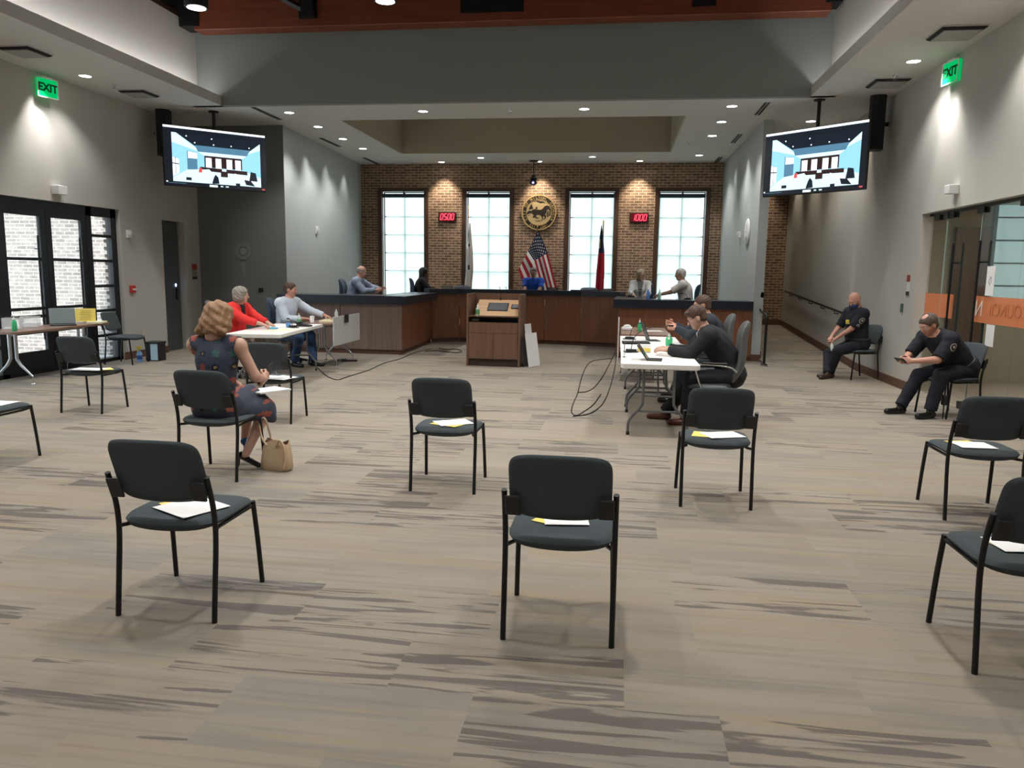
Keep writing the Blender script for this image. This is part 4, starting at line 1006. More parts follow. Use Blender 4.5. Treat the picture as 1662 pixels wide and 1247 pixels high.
training_table(-4.93,12.78,R_(1),.56,1.50,'wood topped training table on the left with a grey panel hanging at its side',1)
training_table(.40,12.15,0,.72,1.62,'dark wood topped training table on the right behind the white tables',-1,(.30,.90))
training_table(-8.19,10.15,R_(3),.58,2.1,'wood topped table on silver legs in front of the glass doors',0,m=M_tabwood)
# sticker on the panel
o=bx('panel_sticker',(-.003,-.10,-.07),(.003,.10,.07),M_blackp); o.location=(-4.595,12.66,.785); tag(o,'black label stuck on the top edge of the grey table panel','sticker')
# ---- dais desk
t=thing('dais_desk','long curved council dais with wood panels and a black worktop','desk',(0,0,0))
def dpanel(name,a,b,z0,z1,m,gap=.006,th=.03):
    a=np.array(a,float);b=np.array(b,float);d=(b-a)/np.linalg.norm(b-a);n=np.array([-d[1],d[0]])*th; a2=a+d*gap;b2=b-d*gap
    q=MB(); q.prism([tuple(a2),tuple(b2),tuple(b2+n),tuple(a2+n)],z0,z1); return q.build(name,m,t)
LW=[(-6.62,14.38),(-5.34,14.36),(-4.10,14.34)]
for a,b in zip(LW[:-1],LW[1:]): dpanel('front_panel',a,b,.09,.97,M_deskgr)
LS=[(-4.10,14.34),(-4.13,15.7),(-4.18,17.1),(-3.62,17.42)]
for a,b in zip(LS[:-1],LS[1:]): dpanel('front_panel',a,b,.09,1.0 if b!=LS[-1] else 1.1,M_deskred)
CS=[(-3.62,17.42),(-2.55,17.46),(-1.66,17.42),(-.83,17.30),(-.03,17.02)]
for a,b in zip(CS[:-1],CS[1:]): dpanel('front_panel',a,b,.09,1.1,M_deskred)
RS=[(-.03,17.02),(-.03,16.0),(-.02,14.90),(1.2,14.92),(2.49,14.94)]
for a,b in zip(RS[:-1],RS[1:]): dpanel('front_panel',a,b,.09,.97 if a!=RS[0] else 1.05,M_deskred)
q=MB()
for seq in (LW,LS,CS,RS):
    for a,b in zip(seq[:-1],seq[1:]):
        a=np.array(a);b=np.array(b);d=(b-a)/np.linalg.norm(b-a);n=np.array([-d[1],d[0]])
        q.prism([tuple(a+n*.04),tuple(b+n*.04),tuple(b+n*.06),tuple(a+n*.06)],0,.10)
q.build('toe_kick',M_base,t)
q=MB(); q.prism([(-6.60,14.30),(-4.02,14.28),(-4.05,17.05),(-4.75,17.4),(-4.75,15.05),(-6.60,15.05)],.965,1.125); q.build('worktop',M_granite,t)
q=MB(); q.prism([(-4.22,17.0),(-3.62,17.36),(-2.55,17.40),(-1.66,17.36),(-.83,17.24),(.03,16.96),(.14,17.2),(-.75,17.5),(-1.66,17.66),(-2.55,17.7),(-3.7,17.66),(-4.4,17.2)],1.10,1.215); q.build('raised_ledge',M_granite,t)
q=MB(); q.prism([(-4.1,17.3),(-3.62,17.5),(-2.55,17.55),(-1.66,17.5),(-.83,17.4),(.1,17.1),(.3,17.7),(-.8,18.1),(-2.0,18.25),(-3.6,18.2),(-4.5,17.9)],1.02,1.06); q.build('worktop',M_granite,t)
q=MB(); q.prism([(-.10,14.84),(2.485,14.88),(2.485,15.6),(.6,15.6),(.55,17.2),(-.05,16.98)],.965,1.125); q.build('worktop',M_granite,t)
# bronze floor-level seam lines between panels are the gaps; small plates on the ledge
def nameplate(x,y,z,rz,label):
    t=thing('name_plate',label,'name plate',(x,y,z),rz,'name plates on the dais'); q=MB(); q.prism([(-.03,0),(.03,0),(0,.06)],-.13,.13,0,M=((0,0,1,0),(1,0,0,0),(0,1,0,0),(0,0,0,1))); q.build('plate',mat('plate_dark',(.03,.028,.028),.4),t)
    bx('text_strip',(-.10,-.026,.02),(.10,-.020,.035),mat('plate_text',(.35,.32,.27),.5),t)
for px_,l in ((722,'small dark name plate at the left end of the raised ledge'),(895,'small dark name plate right of the man in blue'),(985,'small dark name plate near the right end of the raised ledge')):
    X,Y,Z=at_y(px_,475,17.33 if px_<900 else 17.15); nameplate(X,17.58 if px_<900 else 17.30,1.216,0,l)
o=bx('dais_monitor',(-.36,-.015,-.07),(.36,.015,.07),mat('monitor_glow',(.045,.07,.11),.25)); o.location=(-.72,17.30,1.17); 
tag(o,'flat blue grey display panel set in the dais front right of centre','display')
# gooseneck microphones
def goose(loc,rz,label,reach=.28,h=.33,base=True,group='gooseneck microphones'):
    t=thing('gooseneck_microphone',label,'microphone',loc,rz,group)
    if base:
        q=MB(); q.prism([(-.06,-.075),(.06,-.075),(.035,.075),(-.035,.075)],0,.012); q.prism([(-.045,-.05),(.045,-.05),(.02,.06),(-.02,.06)],.012,.035); q.build('base',M_blackp,t)
    q=MB(); q.tube(smooth_path([(0,0,.02),(0,.02,h*.6),(0,reach*.45,h*.95),(0,reach,h)],2),.0045,6); q.build('neck',M_black,t)
    q=MB(); q.tube([(0,reach,h),(0,reach+.05,h)],.010,8); q.build('head',M_black,t)
    return t
for px_,l in ((700,'in front of the dark haired woman'),(735,'before the first brick pier'),(812,'before the second window, left one'),(822,'before the second window, right one'),(905,'beside the flag'),(965,'before the third window')):
    X,Y,Z=at_y(px_,470,17.9); goose((X,17.9,1.06),R_(180),'thin gooseneck microphone on the dais '+l,.10,.20,False)
goose((1.32,15.35,1.126),R_(90),'gooseneck microphone in front of the white haired man',.1,.12,True)
goose((.25,16.4,1.126),R_(-60),'gooseneck microphone at the corner of the right wing of the dais',.2,.16,True)
# podium
t=thing('podium','walnut presentation podium with a maple control surface, two doors and an open shelf','podium',(-2.57,12.95,0),R_(-1.5)); w,dp=.93,.62
bx('side_panel',(0,0,.0),(.035,dp,1.235),M_podium,t,.003); bx('side_panel',(w-.035,0,.0),(w,dp,1.235),M_podium,t,.003)
bx('side_fin',(w,.0,.0),(w+.16,.03,1.235),M_podium,t) if False else None
bx('back_panel',(.035,dp-.03,.10),(w-.035,dp,1.235),M_podium,t)
for k in(0,1):
    o=bx('door',(.04+k*(w/2-.037),.0,.13),(w/2-.003+k*(w/2-.037),.022,.565),M_podium,t,.002)
bx('drawer_front',(.04,0,.57),(w-.04,.022,.74),M_podium,t,.002)
bx('toe_kick',(.035,.04,0),(w-.035,.06,.125),mat('podium_dark',(.04,.022,.014),.5),t)
bx('shelf',(.035,.0,.74),(w-.035,dp-.03,.752),M_podium,t)
bx('shelf_dark_sheet',(.035,.25,.752),(w-.035,.27,.845),mat('podium_void',(.006,.006,.007),.6),t)  # near-black sheet stands in for the shade inside the open shelf
bx('counter',(.035,0,.845),(w-.035,dp-.03,.865),M_podium,t,.003)
q=MB(); q.prism([(.12,.866),(.50,1.12),(.585,1.12),(.585,.866)],.05+.07,w-.036,0,M=((0,0,1,0),(1,0,0,0),(0,1,0,0),(0,0,0,1))); q.build('control_surface',M_maple,t)
ang=math.atan2(1.12-.866,.50-.12)
def onslope(u0,u1,s0,s1,h,m,name):
    q=MB(); q.bbox((u0,s0,0),(u1,s1,h),.003); c,s=math.cos(ang),math.sin(ang)
    q.xf(((1,0,0,0),(0,c,-s,.12),(0,s,c,.866),(0,0,0,1))); return q.build(name,m,t)
m=onslope(.31,.67,.13,.36,.012,M_blackp,'touch_screen'); onslope(.33,.65,.145,.345,.014,mat('screen_glass',(.12,.13,.14),.15),'screen_glass')
onslope(.72,.86,.20,.32,.014,M_blackp,'control_pad'); onslope(.735,.85,.215,.305,.0155,mat('pad_glass',(.20,.21,.22),.2),'pad_glass')
bx('connector_panel',(.05,.2,.755),(.17,.24,.80),mat('plate_pale',(.5,.5,.48),.5),t)
q=MB(); q.tube(smooth_path([(.50,.50,1.10),(.50,.50,1.25),(.49,.46,1.33)],2),.0045,6); q.tube([(.50,.50,1.11),(.50,.50,1.17)],.012,8); q.build('podium_microphone',M_black,t)
def bottle(loc,label,liquid=M_green,h=.17,rz=0,r=.032,lab=False,group='green sanitizer pump bottles',pump=M_white):
    t=thing('sanitizer_bottle',label,'bottle',loc,rz,group); 
    q=MB(); q.lathe([(r*.9,0),(r,.008),(r,h*.45),(r*.95,h*.6),(r*.45,h*.72),(r*.38,h*.76)],n=16); q.build('bottle_body',liquid,t)
    q=MB(); q.lathe([(r*.42,h*.76),(r*.42,h*.86),(r*.15,h*.88),(r*.15,h)],n=12); q.tube([(0,0,h),(0,-.035,h)],.006,6); q.build('pump',pump,t)
    if lab:
        q=MB(); q.lathe([(r+.0008,h*.12),(r+.0008,h*.5)],n=16); q.build('label_band',mat('label_green',(.08,.30,.12),.5),t)
    return t
bottle((-2.57+.18,13.02,.866),'clear sanitizer bottle with a green label on the podium',M_clear,.20,0,.035,True)
# foam boards leaning on the podium
def leanboard(x0,x1,y,z1,th,lean,label,m=M_board):
    o=MB(); 
    return None
for k,(h_,d_,yy,l) in enumerate(((.58,.34,12.98,'large pale foam board leaning against the right side of the podium'),(.72,.24,13.25,'narrow taller pale board leaning behind the large one at the podium'),(.50,.42,12.99,'dark edged board leaning between the podium and the pale boards'))):
    x=[.14,.10,.05][k]; q=MB(); q.box((-.006,0,0),(.006,d_,h_),rot=rotm(0,R_(-[9,7,4][k]),0),c=(0,0,0)); o=q.build('foam_board',M_board if k<2 else M_blackp); o.location=(-1.628+x,yy,.002); tag(o,l,'board',None); o.rotation_euler=(0,0,R_([-28,-20,-5][k]))
# ---- table-top items
ZT=.736
X,Y,_=at_z(1024,572,ZT); goose((X,Y,ZT),R_(-78),'gooseneck microphone on the nearest right table with its neck reaching to the right',.42,.30)
X,Y,_=at_z(1022,551,ZT); goose((X,Y,ZT),R_(-110),'gooseneck microphone on the second right table',.16,.22)
X,Y,_=at_z(1092,537,.731); 
X,Y,_=at_z(1085,569,ZT); bottle((X,Y,ZT),'green sanitizer bottle beside the hands of the man in glasses')
X,Y,_=at_z(1082,561,ZT); bottle((X+.03,Y+.05,ZT),'squat green sanitizer bottle just behind the first one',h=.15,r=.042)
X,Y,_=at_z(1038,538,.731); bottle((X,Y,.731),'green sanitizer bottle on the dark table at the right back',h=.19)
X,Y,_=at_z(1043,538,.731); rsheet('paper_sheet',X+.15,Y+.1,.731,.3,.22,.2,M_paper,'white papers on the dark training table at the right',group='papers on the tables')
t=thing('tissue_box','crumpled white tissue pack on the dark table at the right','tissue box',at_z(1018,536,.731)); q=MB(); q.bbox((-.09,-.05,0),(.09,.05,.05),.01); q.build('box',M_paper,t); q=MB(); q.ell((0,0,.06),(.06,.04,.03)); q.build('tissue',M_paper,t)
def tablet(loc,rz,label,w=.26,h=.18,tilt=35,glow=None,case=M_blackp):
    t=thing('tablet',label,'tablet',loc,rz,'tablets on the right tables'); q=MB(); q.bbox((-w/2,-.005,0),(w/2,.005,h),.004,rot=rotm(R_(-tilt)),c=(0,0,0)); q.build('slab',case,t)
    q=MB(); q.bbox((-w/2+.012,-.0065,.012),(w/2-.012,-.005,h-.012),.0005,rot=rotm(R_(-tilt)),c=(0,0,0)); q.build('glass_front',glow or mat('tablet_glass',(.03,.035,.04),.15),t)
    q=MB(); q.bbox((-w/2,-.14,0),(w/2,.0,.008),.003); q.build('keyboard_cover',M_blackp,t); return t
X,Y,_=at_z(1052,584,ZT); tablet((X,Y,ZT),R_(85),'black tablet standing on the nearest right table in front of the man in glasses',.24,.19,35)
X,Y,_=at_z(1052,553,ZT); tablet((X,Y+.0,ZT),R_(100),'dark tablet on a stand on the second right table',.24,.24,20)
X,Y,_=at_z(1032,558,ZT); t=thing('laptop','closed black laptop near the joint of the two white tables','laptop',(X,Y,ZT),R_(4)); q=MB(); q.bbox((-.17,-.11,0),(.17,.11,.012),.004); q.build('base',M_blackp,t); q=MB(); q.bbox((-.17,-.11,.014),(.17,.11,.026),.004); q.build('lid',M_blackp,t)
X,Y,_=at_z(1045,572,ZT); t=thing('note_box','white carton with a yellow label on the nearest right table','box',(X,Y,ZT)); q=MB(); q.bbox((-.075,-.03,0),(.075,.03,.09),.003); q.build('carton',M_paper,t); bx('yellow_label',(-.07,-.032,.01),(.07,-.030,.05),M_yellow,t)
X,Y,_=at_z(1100,560,ZT); rsheet('paper_sheet',X,Y,ZT,.2,.28,.3,M_paper,'white paper under the elbow of the man in glasses',group='papers on the tables')
t=thing('cable_clip_stand','thin chrome stand at the left edge of the nearest right table','stand',at_z(1013,580,ZT)); q=MB(); q.tube([(0,0,0),(0,0,.16)],.004,6); q.lathe([(.02,0),(.02,.004),(.004,.008)],n=12); q.build('rod',M_chrome,t)
# left table items
X,Y,_=at_z(475,532,ZT); goose((X,Y,ZT),R_(60),'microphone with a triangular base on the left white table',.08,.13)
X,Y,_=at_z(493,526,.731); bottle((X,Y-.18,ZT),'sanitizer bottle with a green label on the left white table',M_clear,.17,0,.034,True)
X,Y,_=at_z(443,534,ZT); t=thing('face_mask','blue disposable mask lying on the left white table','mask',(X,Y,ZT)); q=MB(); q.ell((0,0,.012),(.085,.05,.014)); q.build('cloth',mat('mask_blue',(.12,.50,.75),.7),t)
X,Y,_=at_z(465,533,ZT); t=thing('blue_cup','small blue tumbler by the microphone on the left table','cup',(X-.05,Y+.18,ZT)); q=MB(); q.lathe([(.03,0),(.036,.07),(.033,.07),(.028,.004)],n=16); q.build('cup_body',mat('cup_blue',(.12,.30,.62),.3),t)
X,Y,_=at_z(454,536,ZT); rsheet('paper_sheet',X,Y,ZT,.28,.4,-.6,M_cream,'pale papers near the mask on the left white table',group='papers on the tables')
X,Y,_=at_z(440,532,ZT); rsheet('paper_sheet',X+.1,Y+.35,ZT,.3,.4,.2,M_paper,'white papers under the hand of the woman in red',group='papers on the tables')
X,Y,_=at_z(494,530,ZT); t=thing('desk_phone','black speaker phone at the far end of the left white table','phone',(X,Y,ZT)); q=MB(); q.prism([(-.10,0),(.10,0),(.10,.02),(-.10,.06)],-.07,.07,0,M=((1,0,0,0),(0,0,-1,0),(0,1,0,0),(0,0,0,1))); q.build('body',M_blackp,t); q=MB(); q.bbox((-.09,-.06,.055),(-.04,.06,.075),.01); q.build('handset',M_blackp,t)
X,Y,_=at_z(500,525,.731); t=thing('paper_cup','white paper cup at the near end of the left training table','cup',(-5.0,12.15,.731)); q=MB(); q.lathe([(.03,0),(.038,.10),(.035,.10),(.028,.004)],n=16); q.build('cup_body',M_paper,t); q=MB(); q.lathe([(.04,.10),(.04,.112),(.03,.116)],n=16); q.build('lid',M_white,t)
t=thing('paper_stack','stack of cream papers on the left training table','papers',(-4.85,12.55,.731),R_(8)); q=MB(); q.bbox((-.13,-.24,0),(.13,.24,.03),.003); q.build('stack',M_cream,t)
t=thing('water_bottle','small clear bottle standing beyond the hand of the man in the pale shirt','bottle',(-4.98,13.2,.731)); q=MB(); q.lathe([(.03,0),(.032,.01),(.032,.12),(.012,.16),(.012,.18)],n=14); q.build('bottle_body',M_clear,t)
rsheet('paper_sheet',-4.78,13.0,.732,.2,.3,.1,M_paper,'white paper by the grey panel on the left training table',group='papers on the tables')
# table by the doors
zt=.732
t=thing('laptop','open silver laptop on the table by the glass doors','laptop',(-8.16,10.42,zt),R_(40)); q=MB(); q.bbox((-.17,-.12,0),(.17,.12,.018),.005); q.build('base',M_blackp,t); q=MB(); q.bbox((-.17,.10,.018),(.17,.112,.25),.004,rot=rotm(R_(-12)),c=(0,.11,.018)); q.build('lid',mat('laptop_silver',(.28,.33,.34),.4,.4),t)
t=thing('sign_stand','yellow printed notice in a stand beside the laptop by the glass doors','sign',(-8.12,10.86,zt),R_(30)); q=MB(); q.box((-.14,-.003,.03),(.14,.003,.235),rot=rotm(R_(-12)),c=(0,0,0)); q.build('notice',M_yellow,t)
q=MB(); 
for k in range(6): q.box((-.08+.01*(k%3),-.0045,.06+.026*k),(.08-.012*(k%2),-.0035,.068+.026*k),rot=rotm(R_(-12)),c=(0,0,0))
q.build('print_lines',mat('print_brown',(.45,.33,.06),.7),t); q=MB(); q.box((-.15,-.02,0),(.15,.06,.02)); q.build('stand_foot',M_acry,t)
t=thing('paper_stack','yellow pad of papers at the right end of the table by the doors','papers',(-8.02,10.98,zt),R_(20)); q=MB(); q.bbox((-.11,-.15,0),(.11,.15,.03),.003); q.build('stack',M_cream,t)
bottle((-8.02,9.32,zt),'green sanitizer bottle on the table by the glass doors',h=.20,r=.033)
for k,(x,y,l) in enumerate(((-8.24,9.55,'clear acrylic holder left of the laptop'),(-8.3,9.95,'clear acrylic holder next to the laptop'))):
    t=thing('acrylic_box',l,'holder',(x,y,zt),R_(25),'clear acrylic holders on the table by the doors'); q=MB()
    for (a,b) in (((-.11,-.08,0),(.11,-.075,.16)),((-.11,.075,0),(.11,.08,.16)),((-.11,-.08,0),(-.105,.08,.16)),((.105,-.08,0),(.11,.08,.16)),((-.11,-.08,0),(.11,.08,.005))): q.box(a,b)
    q.build('box_walls',M_acry,t); rr=MB(); rr.box((-.09,-.05,.006),(.09,.05,.03+.03*k)); rr.build('papers_inside',M_paper,t)
t=thing('sign_stand','white notice standing at the left edge on the table by the doors','sign',(-8.30,9.20,zt),R_(15)); q=MB(); q.box((-.12,-.003,.02),(.12,.003,.26),rot=rotm(R_(-8)),c=(0,0,0)); q.build('notice',M_paper,t); q=MB(); q.box((-.13,-.02,0),(.13,.05,.015)); q.build('stand_foot',M_acry,t)
# floor items by the doors
t=thing('spray_bottle','blue spray bottle with a yellow trigger on the floor by the sideways chair','bottle',at_z(227,588,0)); q=MB(); q.lathe([(.042,0),(.045,.01),(.045,.15),(.02,.20),(.018,.22)],n=16); q.build('bottle_body',mat('spray_blue',(.22,.42,.72),.3),t); q=MB(); q.box((-.015,-.02,.22),(.015,.04,.27)); q.box((-.012,-.07,.245),(.012,-.02,.27)); q.box((-.008,-.05,.19),(.008,-.035,.25)); q.build('trigger',mat('trigger_yellow',(.8,.6,.05),.4),t)
q=MB(); q.lathe([(.0456,.05),(.0456,.12)],n=16); q.build('label_band',mat('label_blue',(.03,.08,.35),.4),t)
X,Y,_=at_z(249,586,0); t=thing('waste_bin','low dark bin with a pale blue liner on the floor beside the spray bottle','bin',(X,Y+.08,0)); q=MB(); q.prism(rrect(.24,.26,.03),0,.30); q.build('bin_body',M_blackp,t); q=MB(); q.prism(rrect(.26,.28,.03),.30,.33); q.build('rim',M_blackp,t); q=MB(); q.box((-.01,-.135,.02),(.12,-.131,.30)); q.build('liner',mat('liner_blue',(.45,.66,.78),.5),t)
# tote bag
t=thing('tote_bag','tan leather tote bag with long straps on the floor beside the floral dress','bag',(-2.69,5.74,0),R_(-12))
q=MB(); n=24; V=[];rows=[(0,.115,.055),(.02,.135,.062),(.10,.13,.06),(.19,.118,.045),(.235,.105,.03)]
for z,a,b in rows:
    for j in range(n):
        th=2*math.pi*j/n; c,s=math.cos(th),math.sin(th); e=(abs(c)**4+abs(s)**4)**.25; V.append((a*c/e+.01*z*5,b*s/e,z+(.018*math.sin(th*3) if z>.2 else 0)))
F=[(i*n+j,i*n+(j+1)%n,(i+1)*n+(j+1)%n,(i+1)*n+j) for i in range(len(rows)-1) for j in range(n)]
q.add(V,F,0,True); q.add(V[:n],[list(range(n))[::-1]]); q.build('bag_body',M_tan,t)
q=MB(); q.ell((-.02,0,.225),(.09,.028,.018)); q.build('bag_lining',mat('bag_lining',(.16,.05,.03),.7),t)
for s in(-1,1):
    q=MB(); q.tube(smooth_path([(.05*s-.02,-.045,.20),(.07*s+.01,-.06,.27),(.10*s+.02,-.07,.23),(.13*s if s>0 else -.13,-.055,.12),(.11*s,-.065,.03)] if s>0 else [(-.06,-.04,.2),(-.13,-.02,.26),(-.16,.0,.40),(-.11,.02,.42),(-.07,.03,.25)],2),.009,6); q.build('strap',M_tan,t)
# cables
def cable(pts,label,r=.006,m=M_black):
    q=MB(); q.tube(smooth_path([at_z(x,y,r+.001) for x,y in pts],2),r,6); return tag(q.build('floor_cable',m),label,'cable',None)
cable([(505,582),(520,604),(545,619),(562,612),(600,601),(622,589),(650,583),(672,572),(700,566)],'thin black cable running across the carpet from the left table to the dais')
cable([(690,570),(712,569),(738,573),(752,571),(742,566),(722,568),(712,565)],'black cable coiled on the carpet beside the dais',.009)
cable([(995,582),(960,585),(950,596),(942,618),(938,638),(930,655),(926,670),(935,676),(948,668),(963,658),(975,640)],'kinked black cable trailing from the dais toward the middle chair')
cable([(1000,568),(990,590),(972,622),(956,636),(938,637)],'second black cable curving on the carpet left of the white tables')
cable([(1001,575),(997,604),(984,650),(962,672),(930,676)],'third black cable sweeping along the right table edge to the loop')
for k,(a,b,l) in enumerate(((560,585,'black power strip under the left training table'),(1000,579,'black cable bundle on the floor at the corner of the dais'))):
    pass
t=thing('power_strip','black foot pad and cable lump on the floor below the grey panel','power strip',at_z(567,587,0),R_(20)); q=MB(); q.bbox((-.14,-.03,0),(.14,.03,.035),.008); q.build('strip_body',M_blackp,t); q=MB(); q.tube(smooth_path([(-.13,0,.02),(-.25,.05,.01),(-.2,.25,.01),(-.05,.3,.01)],2),.006,6); q.build('cord',M_black,t)
# dais small items
bottle(( -4.62,14.95,1.126),'small clear bottle on the left wing of the dais by the bald man',M_clear,.16,0,.03,False,'clear bottles on the dais',M_steel)
bottle((.78,15.35,1.126),'pale green sanitizer bottle on the right wing of the dais',mat('pale_green',(.35,.60,.50),.3),.20,0,.033,False,'clear bottles on the dais')
t=thing('water_bottle','blue water bottle in front of the blond woman on the dais','bottle',(.56,15.35,1.126)); q=MB(); q.lathe([(.032,0),(.034,.01),(.034,.12),(.015,.16),(.015,.18)],n=14); q.build('bottle_body',mat('bottle_blue',(.10,.24,.60),.25),t)
rsheet('paper_sheet',.95,15.3,1.127,.3,.22,.2,M_paper,'white papers on the right wing of the dais',group='papers on the dais')
rsheet('paper_sheet',-4.35,15.3,1.127,.35,.25,.1,M_paper,'white papers on the left wing of the dais',group='papers on the dais')
# ================================================================= PEOPLE (implicit surfaces meshed once)
def surface_nets(f, lo, hi, h):
    lo=np.array(lo,float); n=np.maximum(3,np.ceil((np.array(hi)-lo)/h).astype(int)+1)
    ax=[lo[i]+h*np.arange(n[i]) for i in range(3)]
    G=np.stack(np.meshgrid(*ax,indexing='ij'),-1).reshape(-1,3)
    v=f(G).reshape(n); s=v<0
    c=np.zeros(n-1,int)
    for dx in(0,1):
        for dy in(0,1):
            for dz in(0,1): c+=s[dx:n[0]-1+dx,dy:n[1]-1+dy,dz:n[2]-1+dz]
    cell=(c>0)&(c<8); idx=-np.ones(n-1,int); ids=np.argwhere(cell); idx[cell]=np.arange(len(ids))
    acc=np.zeros((len(ids),3)); cnt=np.zeros(len(ids))
    cor=[(0,0,0),(1,0,0),(0,1,0),(1,1,0),(0,0,1),(1,0,1),(0,1,1),(1,1,1)]
    for a in range(8):
        for b in range(a+1,8):
            d=np.array(cor[b])-np.array(cor[a])
            if abs(d).sum()!=1: continue
            ia=ids+cor[a]; ib=ids+cor[b]; va=v[tuple(ia.T)]; vb=v[tuple(ib.T)]; m=(va<0)!=(vb<0)
            t=np.where(m,va/(va-vb+1e-12*(va==vb)),0)[:,None]; P=ia+d*t; acc+=np.where(m[:,None],P,0); cnt+=m
    V=lo+h*acc/np.maximum(cnt,1)[:,None]; F=[]
    for a in range(3):
        b,cc=(a+1)%3,(a+2)%3; e=[slice(None)]*3; e2=[slice(None)]*3
        e[a]=slice(0,n[a]-1); e2[a]=slice(1,n[a]); A=s[tuple(e)]; B=s[tuple(e2)]; E=np.argwhere(A!=B)
        E=E[(E[:,b]>0)&(E[:,cc]>0)&(E[:,b]<n[b]-1)&(E[:,cc]<n[cc]-1)]
        if not len(E): continue
        def off(i,j): q=E.copy(); q[:,b]-=i; q[:,cc]-=j; return idx[tuple(q.T)]
        Q=np.stack([off(1,1),off(0,1),off(0,0),off(1,0)],1); fl=A[tuple(E.T)]; Q[~fl]=Q[~fl][:,::-1]; F.append(Q)
    return V,np.concatenate(F)
def smin(ds,k):
    d=ds[0]
    for e in ds[1:]:
        hh=np.clip(.5+.5*(e-d)/k,0,1); d=e*(1-hh)+d*hh-k*hh*(1-hh)
    return d
def cone(P,a,b,r1,r2,sq=None):
    a=np.asarray(a,float);b=np.asarray(b,float);ab=b-a; t=np.clip(((P-a)@ab)/(ab@ab+1e-12),0,1)
    return np.linalg.norm(P-a-t[:,None]*ab,axis=1)-(r1+(r2-r1)*t)
def ellip(P,c,r,R=None):
    q=P-np.asarray(c,float)
    if R is not None: q=q@R
    r=np.asarray(r,float); k0=np.linalg.norm(q/r,axis=1); k1=np.linalg.norm(q/(r*r),axis=1); return k0*(k0-1)/(k1+1e-9)
def unit(a): a=np.asarray(a,float); return a/(np.linalg.norm(a)+1e-12)
def frame(fwd,up):
    f=unit(fwd); r=unit(np.cross(f,up)); u=np.cross(r,f); return np.stack([r,f,u],1)   # columns: right, forward, up
def ik(a,b,l1,l2,pole):
    a=np.asarray(a,float);b=np.asarray(b,float);d=np.linalg.norm(b-a); 
    if d>(l1+l2)*.985: b=a+(b-a)*((l1+l2)*.985/d); d=np.linalg.norm(b-a)
    x=(l1*l1-l2*l2+d*d)/(2*d); h=math.sqrt(max(0,l1*l1-x*x)); u=(b-a)/d; p=np.asarray(pole,float); p=unit(p-(p@u)*u)
    return a+u*x+p*h, b
SKINS={}
def skin(c,n):
    return mat('skin_'+n,c,.55,var=.06,vscale=25)
S_light=((.56,.33,.24),'light'); S_pink=((.58,.30,.22),'pink'); S_tan=((.42,.24,.16),'tan'); S_dark=((.20,.11,.075),'dark')
M_eyew=mat('eye_white',(.7,.68,.65),.3); M_eyed=mat('eye_dark',(.03,.02,.015),.25); M_lips=mat('lips',(.42,.14,.12),.5)
